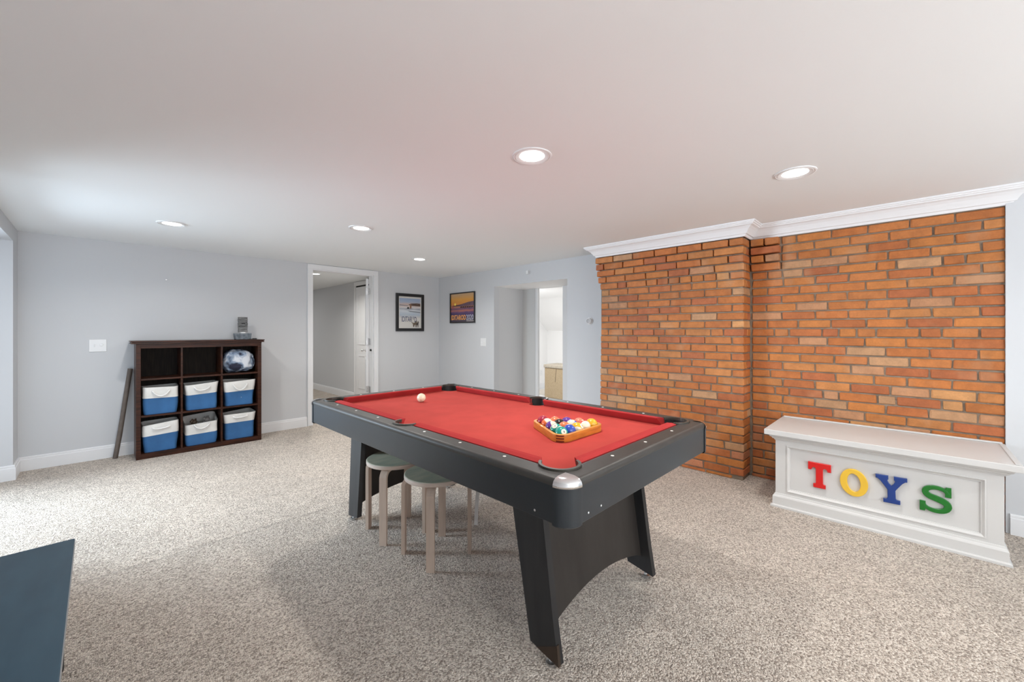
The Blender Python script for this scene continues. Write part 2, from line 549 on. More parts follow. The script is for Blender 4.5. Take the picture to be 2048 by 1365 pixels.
# laundry / stair room behind the lobby
bm = bmesh.new()
box(bm, 4.555, 7.0, 5.60, 5.70, 0, 2.2)
box(bm, 4.555, 4.60, 4.30, 5.60, 0, 2.2)
box(bm, 6.80, 6.90, 2.4, 5.60, 0, 1.23)
struct('wall_laundry', bm, m_white)
bm = bmesh.new()
poly_prism(bm, [(6.80, 1.225), (6.06, 1.853), (6.06, 2.0), (6.90, 1.29)], 'y', 2.4, 5.60)
box(bm, 4.635, 6.08, 2.4, 5.60, 1.853, 1.95)
box(bm, 4.56, 4.64, 2.4, 5.60, 1.853, 1.95)
struct('ceiling_laundry', bm, m_white)
struct('wall_laundry_side', B(4.63, 6.9, 2.3, 2.4, 0, 2.0), m_white)
struct('floor_laundry', B(4.56, 7.0, 2.3, 5.7, -0.12, 0.0), m_tile)
o = struct('baseboard_laundry', B(4.63, 6.80, 5.585, 5.60, 0, 0.11), m_trim)

BASE = [(0, 0), (0.016, 0), (0.016, 0.098), (0.012, 0.102), (0.012, 0.116), (0.007, 0.122), (0, 0.122)]
def base(name, path):
    bm = bmesh.new(); sweep(bm, path, BASE); return struct(name, bm, m_trim)
base('baseboard_left', [(-0.98, 5.25), (-0.485, 5.25), (-0.485, YW), (1.877, YW)])
base('baseboard_corner', [(2.851, YW), (XW, YW), (XW, 4.197)])
base('baseboard_right', [(XW, 2.92), (XW, 2.335)])
base('baseboard_front', [(XR - 0.012, -0.43), (XR - 0.012, -3.16)])
base('baseboard_far', [(3.20, 11.1), (3.20, 7.06)])

# crown moulding around the brickwork
cz = CEIL
CROWN = [(0, cz - 0.106), (0.006, cz - 0.106), (0.010, cz - 0.100), (0.014, cz - 0.090), (0.024, cz - 0.086), (0.028, cz - 0.078),
         (0.036, cz - 0.066), (0.048, cz - 0.050), (0.064, cz - 0.036), (0.080, cz - 0.029), (0.083, cz - 0.022), (0.090, cz - 0.020),
         (0.093, cz - 0.012), (0.099, cz - 0.010), (0.099, cz), (0, cz)]
bm = bmesh.new()
sweep(bm, [(XW, 2.335), (XP - 0.024, 2.335), (XP - 0.024, 0.955), (XR, 0.955), (XR, -0.432), (XW, -0.432)], CROWN)
struct('trim_1', bm, m_trim)

# ------------------------------------------------------------------ brickwork
def cols(u0, s, v):            # picture column -> direction (dx, dy)
    u = u0 + v / s
    t = (u - 1024) / FPX
    return cos(YW_F) + sin(YW_F) * t, sin(YW_F) - cos(YW_F) * t
YW_F = YAW
def y_at(u0, s, v, x):
    dx, dy = cols(u0, s, v)
    return x * dy / dx

ZTOP, PITCH, BH = 1.978, 0.0674, 0.0565
def brick_mesh(i, L0, H0, D0):
    bm = bmesh.new()
    bmesh.ops.create_cube(bm, size=1.0)
    bmesh.ops.scale(bm, vec=(D0, L0, H0), verts=bm.verts[:])
    bmesh.ops.bevel(bm, geom=bm.edges[:], offset=0.0045, segments=1, affect='EDGES')
    for v in bm.verts:
        v.co += Vector((random.uniform(-0.001, 0.001), random.uniform(-0.003, 0.003), random.uniform(-0.0014, 0.0014)))
    bmesh.ops.recalc_face_normals(bm, faces=bm.faces[:])
    me = bpy.data.meshes.new('brick_mesh')
    bm.to_mesh(me); bm.free()
    me.materials.append(m_brick)
    return me
LONG = [brick_mesh(i, 0.20, BH, 0.09) for i in range(7)]
HEAD = [brick_mesh(i, 0.10, BH, 0.09) for i in range(5)]
HUES = [(0.455, 0.152, 0.038), (0.44, 0.142, 0.036), (0.475, 0.170, 0.042), (0.42, 0.130, 0.038), (0.46, 0.162, 0.045), (0.40, 0.120, 0.041),
        (0.48, 0.188, 0.056)]
BUFF = [(0.46, 0.25, 0.125), (0.52, 0.25, 0.095), (0.44, 0.215, 0.105)]
def brick(parent, x0, x1, y0, y1, z0, z1, hue=None):
    """x0 is the face towards the room"""
    L_ = abs(y1 - y0)
    me = random.choice(LONG if L_ > 0.14 else HEAD)
    o = bpy.data.objects.new('brick', me)
    base_l = 0.20 if L_ > 0.14 else 0.10
    o.scale = ((x1 - x0) / 0.09, L_ / base_l, (z1 - z0) / BH)
    o.location = ((x0 + x1) / 2 + random.uniform(-0.0018, 0.0018), (y0 + y1) / 2, (z0 + z1) / 2)
    if hue is None:
        c = random.choice(HUES) if random.random() > 0.04 else random.choice(BUFF)
    else:
        c = hue
    f = random.uniform(0.86, 1.02)
    o.color = (c[0] * f, c[1] * f, c[2] * f, 1)
    o.parent = parent
    COL.objects.link(o)
    return o

# chimney breast: joints of every course, read as columns; (left edge, joints)
PIER = {1: (35, [248, 490, 760, 1043, 1348, 1678]), 2: (38, [130, 365, 627, 905, 1167, 1487]), 3: (47, [262, 500, 768, 1028, 1333, 1667]),
        4: (58, [153, 390, 645, 920, 1183, 1497]), 5: (83, [293, 405, 650, 783, 925, 1062, 1207, 1360, 1518, 1685]),
        6: (95, [185, 418, 678, 950, 1210, 1522]), 7: (98, [300, 545, 805, 1062, 1370, 1710]), 8: (92, [180, 413, 668, 943, 1205, 1527]),
        9: (90, [300, 543, 810, 1068, 1375, 1710]), 10: (90, [180, 413, 666, 912, 1205, 1522]), 11: (90, [305, 540, 812, 1060, 1370, 1705]),
        12: (88, [177, 360, 483, 740, 878, 1130, 1443, 1605]), 13: (85, [297, 538, 802, 1070, 1373, 1708]), 14: (85, [177, 412, 662, 908, 1200, 1522]),
        15: (85, [297, 538, 800, 1082, 1370, 1703]), 16: (82, [175, 408, 658, 930, 1210, 1527]), 17: (80, [293, 535, 795, 1080, 1370, 1707]),
        18: (78, [165, 402, 653, 920, 1212, 1525]), 19: (78, [250, 355, 595, 718, 997, 1300, 1450, 1702]), 20: (78, [165, 402, 653, 915, 1212, 1527]),
        21: (76, [285, 525, 785, 1062, 1373, 1693]), 22: (76, [165, 390, 635, 905, 1205, 1525]), 23: (76, [280, 523, 790, 1068, 1370, 1695]),
        24: (76, [165, 390, 635, 905, 1205, 1517]), 25: (76, [280, 523, 790, 1068, 1360, 1693]), 26: (76, [165, 390, 635, 900, 1205, 1613]),
        27: (76, [280, 523, 790, 1068, 1365, 1693]), 28: (76, [165, 390, 635, 905, 1200, 1517]), 29: (76, [270, 523, 790, 1060, 1355, 1680])}
EDGE = 0.963
HJ = 0.0055
chim = struct('wall_chimney', B(XP + 0.009, XW, EDGE + 0.010, 2.300, 0.0, ZTOP + 0.02), m_mortar)
PALE = {(6, 0), (7, 6), (7, 0), (5, 9), (8, 1), (18, 0), (22, 1), (22, 2), (21, 2), (20, 5), (26, 6), (23, 0), (1, 1), (24, 2)}
for k in range(1, 30):
    le, js = PIER[k]
    z1 = ZTOP - (k - 1) * PITCH
    z0 = z1 - BH
    xf = XP - (0.026, 0.020, 0.015, 0.010, 0.005)[k - 1] if k <= 5 else XP
    ys = [y_at(1188, 6.206, v, XP) for v in [le] + js]
    n = len(ys)
    for i in range(n):
        ya = ys[i] - (HJ if i else 0)
        yb = ys[i + 1] + HJ if i < n - 1 else EDGE
        hue = random.choice(BUFF) if (k, i) in PALE else None
        if k > 26 and hue is None and random.random() < 0.45:
            hue = (0.50, 0.20, 0.10)
        last = i == n - 1
        depth = 0.088
        if last:                                # corner brick: long or short side towards the recess
            depth = 0.185 if k % 2 else 0.092
        brick(chim, xf, xf + depth, yb, ya, z0, z1, hue)
        if last and k % 2 == 0:
            brick(chim, xf + 0.104, XR + 0.003, EDGE, EDGE + 0.09, z0, z1)
        elif last and xf + depth < XR - 0.02:
            pass
# cut course under the crown and at the carpet
for k, z0, z1 in ((0, ZTOP + 0.012, ZTOP + 0.046), (30, 0.002, ZTOP - 29 * PITCH)):
    y = 2.31 if k else 2.335
    while y > 1.05:
        yb = max(EDGE, y - 0.2)
        if yb - EDGE < 0.08: yb = EDGE
        brick(chim, XP - (0.018 if k == 0 else 0.0), XP + (0.16 if k else 0.088), yb, y, z0, z1)
        y = yb - 0.011

RECS = {1: [141, 262, 383, 653, 938, 1265, 1620], 2: [265, 520, 797, 1103, 1447, 1832], 3: [141, 262, 388, 648, 932, 1257, 1618],
        4: [262, 502, 782, 1092, 1428, 1823], 5: [155, 272, 432, 705, 1005, 1162, 1520, 1700], 6: [278, 527, 787, 1093, 1437, 1825],
        7: [155, 402, 632, 922, 1247, 1612], 8: [265, 525, 778, 1090, 1430, 1805], 9: [145, 378, 625, 927, 1257, 1605],
        10: [267, 528, 785, 1097, 1437, 1817], 11: [155, 393, 650, 925, 1243, 1605], 12: [208, 323, 580, 712, 852, 1005, 1340, 1517, 1808],
        13: [155, 398, 620, 913, 1237, 1600], 14: [270, 525, 770, 1077, 1420, 1800], 15: [165, 408, 675, 940, 1262, 1600],
        16: [273, 525, 805, 1072, 1418, 1800], 17: [177, 420, 687, 985, 1243, 1597], 18: [273, 525, 803, 1113, 1427, 1793],
        19: [213, 325, 588, 712, 1013, 1160, 1513, 1690], 20: [273, 523, 778, 1078, 1415, 1800], 21: [155, 397, 665, 915, 1240, 1593],
        22: [268, 520, 795, 1085, 1430, 1800], 23: [137, 397, 665, 915, 1240, 1593], 24: [268, 520, 795, 1085, 1430, 1800],
        25: [123, 390, 665, 915, 1240, 1593], 26: [195, 420, 690, 985, 1243, 1597], 27: [126, 390, 665, 915, 1240, 1593],
        28: [268, 520, 795, 1085, 1430, 1800], 29: [137, 397, 665, 915, 1240, 1593]}
rec = struct('wall_recess', B(XR + 0.009, XW + 0.02, -0.4135, 0.975, 0.0, ZTOP + 0.02), m_mortar)
YJ, YE = 0.952, -0.4130
PALE2 = {(9, 2), (9, 5), (7, 6), (10, 7), (14, 3), (15, 4), (19, 5), (19, 3), (13, 2), (20, 2), (18, 4), (18, 5), (20, 6), (21, 3), (4, 1), (23, 3), (10, 0), (19, 7)}
for k in range(1, 30):
    z1 = ZTOP - (k - 1) * PITCH
    z0 = z1 - BH
    ys = [YJ] + [y_at(1495, 3.901, v, XR) for v in RECS[k]] + [YE]
    for i in range(len(ys) - 1):
        ya = ys[i] - (HJ if i else 0.004)
        yb = ys[i + 1] + (HJ if i < len(ys) - 2 else 0)
        if ya - yb < 0.015:
            continue
        hue = random.choice(BUFF) if (k, i) in PALE2 else None
        xf = XR
        nb = 2 if k % 2 else 1                 # the corbelled stack in the top left corner
        if k <= 4 and i < nb:
            xf = XR - (0.060, 0.055, 0.050, 0.044)[k - 1]
        brick(rec, xf, XR + 0.085, yb, ya, z0, z1, hue)
for k, z0, z1 in ((0, ZTOP + 0.012, ZTOP + 0.046), (30, 0.002, ZTOP - 29 * PITCH)):
    y = YJ
    while y > YE + 0.05:
        yb = max(YE, y - 0.2)
        brick(rec, XR, XR + 0.085, yb, y, z0, z1)
        y = yb - 0.011

# ------------------------------------------------------------------ doorway
dcase = [(0, 0), (0.009, 0), (0.011, 0.006), (0.016, 0.012), (0.017, 0.045), (0.012, 0.052), (0.014, 0.060), (0, 0.060)]
def casing(bm, wall_y, x0, x1, ztop, w=0.062, t=0.017, sgn=-1):
    for a, c in ((x0 - w, x0), (x1, x1 + w)):
        box(bm, a, c, wall_y + sgn * t, wall_y, 0, ztop, bev=0.003)
        m = a if a < x0 else c - 0.016
        box(bm, m, m + 0.016, wall_y + sgn * (t + 0.006), wall_y + sgn * t * 0.98, 0, ztop + 0.0, bev=0.002)
    box(bm, x0 - w, x1 + w, wall_y + sgn * t, wall_y, ztop, ztop + w, bev=0.003)
door = thing('door_1', 'x', 'x')
for kk in ('label', 'category'): del door[kk]
door['kind'] = 'structure'
door.location = (2.36, YW, 0)
bm = bmesh.new(); casing(bm, YW - 0.0005, 1.945, 2.781, 2.020, w=0.064); obj('casing', bm, m_trim, door)
bm = bmesh.new()
box(bm, 1.942, 1.952, YW - 0.002, YW + 0.112, 0, 2.0098)
box(bm, 2.769, 2.779, YW - 0.002, YW + 0.112, 0, 2.0098)
box(bm, 1.942, 2.779, YW - 0.002, YW + 0.112, 2.010, 2.022)
box(bm, 1.952, 1.964, YW + 0.03, YW + 0.065, 0, 2.01)
obj('jamb', bm, m_trim, door)
# leaf, swung wide open into the far room
hx, hy, ang = 2.738, 5.664, atan2(0.72, 0.345)
ML = Matrix.Translation((hx, hy, 0)) @ Matrix.Rotation(ang, 4, 'Z')
bm = bmesh.new(); box(bm, 0.0, 0.80, -0.035, 0.0, 0.012, 1.985, bev=0.002, M=ML)
for z0, z1 in ((0.22, 0.80), (0.98, 1.86)):
    for x0, x1 in ((0.10, 0.37), (0.43, 0.70)):
        for (a, c, d, e2) in ((x0, x1, z0, z0 + 0.02), (x0, x1, z1 - 0.02, z1), (x0, x0 + 0.02, z0 + 0.02, z1 - 0.02), (x1 - 0.02, x1, z0 + 0.02, z1 - 0.02)):
            box(bm, a, c, 0.0, 0.008, d, e2, M=ML)
leaf = obj('door_leaf', bm, m_trim, door)
bm = bmesh.new()
MK = ML @ Matrix.Translation((0.74, 0.0, 0.905)) @ Matrix.Rotation(-pi / 2, 4, 'X')
lathe(bm, [(0, 0), (0.028, 0.0), (0.026, 0.008), (0.010, 0.012), (0.010, 0.035), (0.022, 0.042), (0.027, 0.055), (0.022, 0.068), (0, 0.072)], 20, M=MK)
obj('knob', bm, m_chrome, leaf, smooth=True, autosmooth=40)
for z in (0.37, 1.065, 1.795):
    bm = bmesh.new(); box(bm, -0.003, 0.001, -0.034, -0.002, z - 0.045, z + 0.045, M=ML)
    obj('hinge_plate', bm, m_steel, leaf)
for z in (0.37, 1.065, 1.795):
    bm = bmesh.new()
    box(bm, 2.764, 2.769, YW + 0.066, YW + 0.106, z - 0.045, z + 0.045, bev=0.001)
    lathe(bm, [(0, -0.048), (0.006, -0.048), (0.006, 0.048), (0, 0.048)], 10, c=(2.762, YW + 0.110, z))
    obj('hinge', bm, m_steel, door)
bm = bmesh.new()
lathe(bm, [(0, 0), (0.017, 0), (0.016, 0.012), (0.010, 0.016), (0, 0.017)], 16,
      M=Matrix.Translation((2.769, YW + 0.048, 0.945)) @ Matrix.Rotation(-pi / 2, 4, 'Y'))
obj('bumper', bm, m_rubber, door, smooth=True)

# closet door on the far room's right wall
d2 = thing('door_2', 'x', 'x')
for kk in ('label', 'category'): del d2[kk]
d2['kind'] = 'structure'
d2.location = (3.2, 6.60, 0)
bm = bmesh.new()
box(bm, 3.184, 3.20, 6.985, 7.050, 0, 2.0115, bev=0.003)
box(bm, 3.184, 3.20, 6.10, 6.165, 0, 2.0115, bev=0.003)
box(bm, 3.184, 3.20, 6.10, 7.05, 2.012, 2.08, bev=0.003)
obj('casing', bm, m_trim, d2)
bm = bmesh.new()
box(bm, 3.189, 3.199, 6.175, 6.975, 0.012, 1.985)
for z0, z1 in ((0.22, 0.80), (0.98, 1.86)):
    for y0, y1 in ((6.27, 6.53), (6.62, 6.88)):
        for (a, c, d, e2) in ((y0, y1, z0, z0 + 0.02), (y0, y1, z1 - 0.02, z1), (y0, y0 + 0.02, z0 + 0.02, z1 - 0.02), (y1 - 0.02, y1, z0 + 0.02, z1 - 0.02)):
            box(bm, 3.183, 3.189, a, c, d, e2)
obj('door_leaf', bm, m_trim, d2)
obj('gap_shade', B(3.196, 3.1995, 6.165, 6.985, 1.985, 2.012), m_hole, d2)  # flat black plate painted as the shade in the slit above the leaf

# white casing of the laundry doorway at the back of the lobby
bm = bmesh.new()
box(bm, 4.512, 4.53, 3.898, 3.942, 0, 1.846, bev=0.002)
box(bm, 4.512, 4.53, 3.36, 3.44, 0, 1.846, bev=0.002)
struct('trim_2', bm, m_trim)
bm = bmesh.new()
box(bm, 4.516, 4.530, 3.946, 4.197, 0, 1.846)
o = struct('door_3', bm, mat('grey_door_paint', (0.60, 0.605, 0.60), 0.6))

# ------------------------------------------------------------------ downlights
def downlight(x, y, label, z=CEIL, power=LAMP, group='recessed downlights in the ceiling'):
    t = thing('ceiling_light', label, 'ceiling light', (x, y, z), 0, group)
    bm = bmesh.new()
    lathe(bm, [(0.098, -0.0005), (0.097, -0.005), (0.090, -0.007), (0.086, -0.0045), (0.082, -0.007), (0.064, -0.004), (0.062, -0.0025)], 40, c=(x, y, z))
    obj('trim_ring', bm, m_plate, t, smooth=True, autosmooth=35)
    bm = bmesh.new()
    lathe(bm, [(0.0625, -0.0025), (0.04, -0.0045), (0, -0.0055)], 32, c=(x, y, z))
    obj('lens', bm, m_lens, t, smooth=True)
    l = bpy.data.lights.new('lamp', 'AREA')
    l.shape = 'DISK'; l.size = 0.12; l.energy = power; l.color = (1.0, 0.965, 0.91); l.spread = radians(150)
    o = bpy.data.objects.new('lamp', l)
    o.location = (0, 0, -0.009)
    COL.objects.link(o); o.parent = t
    return t
downlight(1.507, 1.338, 'round recessed ceiling light above the pool table, the largest in view')
downlight(2.677, 0.450, 'round recessed ceiling light in front of the crown moulding and brick recess')
downlight(0.421, 4.261, 'round recessed ceiling light nearest the blank left wall and window bay')
downlight(1.555, 3.306, 'round recessed ceiling light between the dark bookcase and the pool table')
downlight(2.724, 4.235, 'smallest recessed ceiling light, nearest the corner with the two posters')
area('unseen_lamp_behind', (0.55, -1.3, CEIL - 0.009), (0, 0, -1), 0.11, 0.11, LAMP, (1.0, 0.965, 0.91), radians(150))  # unseen lights added behind the camera, without fixtures
area('unseen_lamp_behind', (1.75, -1.9, CEIL - 0.009), (0, 0, -1), 0.11, 0.11, LAMP, (1.0, 0.965, 0.91), radians(150))
downlight(2.312, 6.457, 'recessed ceiling light in the room beyond the open doorway', power=LAMP_FAR)
area('lamp_far_room', (1.6, 9.3, CEIL - 0.02), (0, 0, -1), 0.5, 0.5, LAMP_FAR, (1, 0.98, 0.95))
area('lamp_laundry', (5.1, 4.1, 1.84), (0, 0, -1), 0.5, 0.5, LAMP_LAUNDRY, (1, 0.99, 0.97))

# ------------------------------------------------------------------ pool table
CX, CY = 1.499, 1.702
HX, HY, RC = 0.560, 1.010, 0.055
ZB, ZR = 0.652, 0.7876
BED, NOSE = 0.7535, 0.793
IX, IY, NX, NY = 0.479, 0.925, 0.440, 0.886
pt = thing('pool_table', 'black pool table with red cloth and chrome corners in the middle of the carpet', 'pool table', (CX, CY, 0))
TM = Matrix.Translation((CX, CY, 0))
CC, CR = (0.445, 0.887), 0.062        # corner pocket centre and rail cut radius
SC, SR = 0.468, 0.060                 # side pocket
def notch_outline(grow=0.0, inner=False):
    """inner edge of the rails, with the pocket cut-outs"""
    pts = []
    r = CR + grow
    # walk: right side (x=+IX) upward from side pocket to corner etc.
    quad = []
    dy = sqrt(max(1e-6, SR ** 2 - (IX - SC) ** 2))
    a = math.degrees(atan2(dy, IX - SC))
    quad += arc(SC, 0, SR, 0, a, 6)                       # half side pocket, from outermost to the edge
    a0 = math.degrees(atan2(-sqrt(r * r - (IX - CC[0]) ** 2), IX - CC[0]))
    a1 = math.degrees(atan2(IY - CC[1], -sqrt(r * r - (IY - CC[1]) ** 2)))
    quad += arc(CC[0], CC[1], r, a0, a1, 16)
    q1 = quad
    q2 = [(-x, y) for x, y in q1][::-1]
    q3 = [(-x, -y) for x, y in q1]
    q4 = [(x, -y) for x, y in q1][::-1]
    pts = q1 + q2 + q3 + q4
    out = []
    for p in pts:
        if not out or (Vector(p) - Vector(out[-1])).length > 1e-4:
            out.append(p)
    return out
def box_rail(pts, name):
    return flat(name, pts, m_rail, pt, TM @ Matrix.Translation((0, 0, (ZR + 0.755) / 2)), extrude=(ZR - 0.755) / 2 - 0.014, bevel=0.014, res=4)
inner = notch_outline()
rail = box_rail([rrect(HX + 0.001, HY + 0.001, RC, 8), inner[::-1]], 'top_rail')
for p in rail.data.polygons: p.use_smooth = True
rail.data.set_sharp_from_angle(angle=radians(35))

# slate bed under cloth, cut away at the pockets
def bed_outline():
    r = 0.056
    bx, by = IX + 0.01, IY + 0.01
    a0 = math.degrees(atan2(-sqrt(r * r - 0.0), 0.0))
    q = [(bx, 0.058)]
    # side pocket hole as a notch, concave toward the table
    sp = [(SC + 0.002 + 0.054 * cos(radians(t)), 0.054 * sin(radians(t))) for t in (180, 160, 140, 120, 100)]
    q = sp + [(bx, 0.056)]
    q += [(bx, CC[1] - 0.056)]
    q += [(CC[0] + 0.012 + r * cos(radians(t)), CC[1] + 0.012 + r * sin(radians(t))) for t in range(-80, -191, -10)]
    q += [(CC[0] - 0.05, by)]
    q2 = [(-x, y) for x, y in q][::-1]
    q3 = [(-x, -y) for x, y in q]
    q4 = [(x, -y) for x, y in q][::-1]
    out = []
    for p in q + q2 + q3 + q4:
        if not out or (Vector(p) - Vector(out[-1])).length > 1e-4:
            out.append(p)
    return out
flat('bed_cloth', [bed_outline()], m_felt, pt, TM @ Matrix.Translation((0, 0, BED - 0.010)), extrude=0.010)
# cushions
def cushion(path_base, path_nose):
    """two parallel edges: along the rail and along the nose"""
    bm = bmesh.new()
    (bx0, by0), (bx1, by1) = path_base
    (nx0, ny0), (nx1, ny1) = path_nose
    ends = []
    for (bx_, by_), (nx_, ny_) in (((bx0, by0), (nx0, ny0)), ((bx1, by1), (nx1, ny1))):
        P = lambda t, z: bm.verts.new((CX + bx_ + (nx_ - bx_) * t, CY + by_ + (ny_ - by_) * t, z))
        ends.append([P(0, BED - 0.002), P(0, ZR - 0.001), P(0.45, NOSE - 0.001), P(0.9, NOSE), P(1.0, NOSE - 0.003), P(0.98, NOSE - 0.007), P(0.42, BED - 0.002)])
    a, c = ends
    n = len(a)
    for i in range(n):
        bm.faces.new((a[i], a[(i + 1) % n], c[(i + 1) % n], c[i]))
    bm.faces.new(a); bm.faces.new(c[::-1])
    return obj('cushion', bm, m_cush, pt)
for sx in (1, -1):
    for sy in (1, -1):
        cushion(((sx * IX, sy * 0.057), (sx * IX, sy * 0.835)), ((sx * NX, sy * 0.070), (sx * NX, sy * 0.806)))
for sy in (1, -1):
    cushion(((-0.393, sy * IY), (0.393, sy * IY)), ((-0.362, sy * NY), (0.362, sy * NY)))
# pockets: rubber cup with a rim lying on the rail
def pocket(cx, cy, r, mid, half):
    bm = bmesh.new()
    lathe(bm, [(r, 0.786), (r - 0.002, 0.70), (r - 0.012, 0.675), (0, 0.668)], 28, c=(CX + cx, CY + cy, 0))
    # keep only the wall on the rail side above the bed, the whole cup below it
    for f in list(bm.faces):
        c = f.calc_center_median()
        a = math.degrees(atan2(c.y - CY - cy, c.x - CX - cx))
        if c.z > 0.74 and abs((a - mid + 180) % 360 - 180) > half:
            bm.faces.remove(f)
    cup = obj('pocket', bm, m_rubber, pt, smooth=True)
    ri, ro = r - 0.002, r + 0.008
    pts = arc(CX + cx, CY + cy, ro, mid - half, mid + half, 24) + arc(CX + cx, CY + cy, ri, mid + half, mid - half, 24)
    bm = bmesh.new(); poly_prism(bm, pts, 'z', 0.780, 0.7935)
    obj('rim', bm, m_rim, cup)
for sx in (1, -1):
    for sy in (1, -1):
        pocket(sx * CC[0], sy * CC[1], CR, math.degrees(atan2(sy, sx)), 112)
    pocket(sx * SC, 0, SR, 0 if sx > 0 else 180, 92)
# sights
for (x, y) in [(sx * 0.513, sy * 0.246 * (0.8415 + i)) for sx in (1, -1) for sy in (1, -1) for i in range(3)] + [(0.246 * i, sy * 0.963) for sy in (1, -1) for i in (-1, 0, 1)]:
    bm = bmesh.new(); lathe(bm, [(0.0062, 0), (0.006, 0.0012), (0, 0.0016)], 14, c=(CX + x, CY + y, ZR - 0.0004))
    obj('sight_dot', bm, m_pearl, pt)
# aprons, posts, chrome corners
for sx in (1, -1):
    x0, x1 = sorted((CX + sx * HX, CX + sx * (HX - 0.022)))
    obj('apron', B(x0, x1, CY - HY + RC - 0.004, CY + HY - RC + 0.004, ZB, 0.772, bev=0.003), m_lam, pt)
for sy in (1, -1):
    y0, y1 = sorted((CY + sy * HY, CY + sy * (HY - 0.022)))
    obj('apron', B(CX - HX + RC - 0.004, CX + HX - RC + 0.004, y0, y1, ZB, 0.772, bev=0.003), m_lam, pt)
for sx in (1, -1):
    for sy in (1, -1):
        a0 = {(1, 1): 0, (-1, 1): pi / 2, (-1, -1): pi, (1, -1): 1.5 * pi}[(sx, sy)]
        c = (CX + sx * (HX - RC), CY + sy * (HY - RC), 0)
        bm = bmesh.new()
        lathe(bm, [(0, ZB - 0.008), (RC - 0.004, ZB - 0.008), (RC + 0.003, ZB - 0.002), (RC + 0.003, 0.766), (0, 0.766)], 14, c=c, a0=a0 - 0.1, a1=a0 + pi / 2 + 0.1)
        obj('corner_post', bm, m_lam, pt, smooth=True, autosmooth=40)
        bm = bmesh.new()
        k = RC + 0.006
        lathe(bm, [(0, 0.7925), (k * 0.55, 0.7915), (k * 0.80, 0.7875), (k * 0.94, 0.780), (k, 0.770), (k, 0.763), (k - 0.003, 0.763)], 18, c=c, a0=a0 - 0.02, a1=a0 + pi / 2 + 0.02)
        obj('corner_cap', bm, m_chrome, pt, smooth=True)
obj('underside_panel', B(CX - HX + 0.02, CX + HX - 0.02, CY - HY + 0.02, CY + HY - 0.02, 0.657, 0.667), m_hole, pt)
# leg assemblies: two leaning side panels and an arched end panel each
LZ = 0.016
def leg(profile, xl, name='leg_panel'):
    bm = bmesh.new(); poly_prism(bm, profile, 'x', xl, xl + 0.03)
    return obj(name, bm, m_leg, pt)
near = [(0.895, LZ + 0.005), (1.030, LZ + 0.03), (1.148, 0.658), (0.985, 0.658), (0.918, 0.16)]
far = [(2.625, LZ), (2.500, LZ + 0.02), (2.425, 0.658), (2.575, 0.658)]
for prof, arch_y, sgn in ((near, (0.945, 1.035), -1), (far, (2.560, 2.500), 1)):
    for xl in (1.150, 1.895):
        lp = leg(prof, xl)
        bm = bmesh.new()
        f0 = prof[0]
        lathe(bm, [(0, 0), (0.020, 0), (0.020, 0.010), (0.008, 0.012), (0.008, 0.045), (0, 0.045)], 16, c=(xl + 0.015, prof[0][0] - sgn * 0.045, 0.001))
        obj('leveler', bm, m_steel, lp)
        if sgn < 0 and xl < 1.5:
            bm = bmesh.new()
            poly_prism(bm, [(0.8935, LZ + 0.004), (1.0, LZ + 0.0235), (0.902, 0.093)], 'x', xl - 0.0008, xl + 0.012)
            wv = obj('worn_corner', bm, mat('worn_brown', (0.035, 0.019, 0.010), 0.6), lp)
    # arched panel, leaning with the legs
    bm = bmesh.new()
    n = 18
    yb, yt = arch_y
    def py(z): return yb + (yt - yb) * (z - LZ) / (0.658 - LZ)
    x0, x1 = 1.172, 1.903
    lo = []
    for i in range(n + 1):
        t = i / n
        x = x0 + (x1 - x0) * t
        z = 0.098 + 0.070 * sin(pi * t) ** 0.8 if 0.0 < t < 1.0 else 0.098
        lo.append((x, z))
    for dy in (0.0, 0.018):
        vs = [bm.verts.new((x, py(z) + dy * -sgn, z)) for x, z in lo]
        vt = [bm.verts.new((x, py(0.658) + dy * -sgn, 0.658)) for x, z in lo]
        for i in range(n):
            bm.faces.new((vs[i], vs[i + 1], vt[i + 1], vt[i]))
        if dy == 0.0: first = vs
        else:
            for i in range(n):
                bm.faces.new((first[i], first[i + 1], vs[i + 1], vs[i]))
    obj('end_panel', bm, m_end, pt)
# small bolts low on the near aprons
for loc in ((0.9385, 0.80, 0.668), ):
    pass
for (x, y) in ((CX - HX - 0.001, 0.822), ):
    bm = bmesh.new(); lathe(bm, [(0.004, 0), (0, 0.002)], 8, M=Matrix.Translation((x, y, 0.672)) @ Matrix.Rotation(-pi / 2, 4, 'Y')); obj('bolt', bm, m_steel, pt)
for x in (1.035, 1.105):
    bm = bmesh.new(); lathe(bm, [(0.004, 0), (0, 0.002)], 8, M=Matrix.Translation((x, CY - HY - 0.001, 0.674)) @ Matrix.Rotation(pi / 2, 4, 'X')); obj('bolt', bm, m_steel, pt)

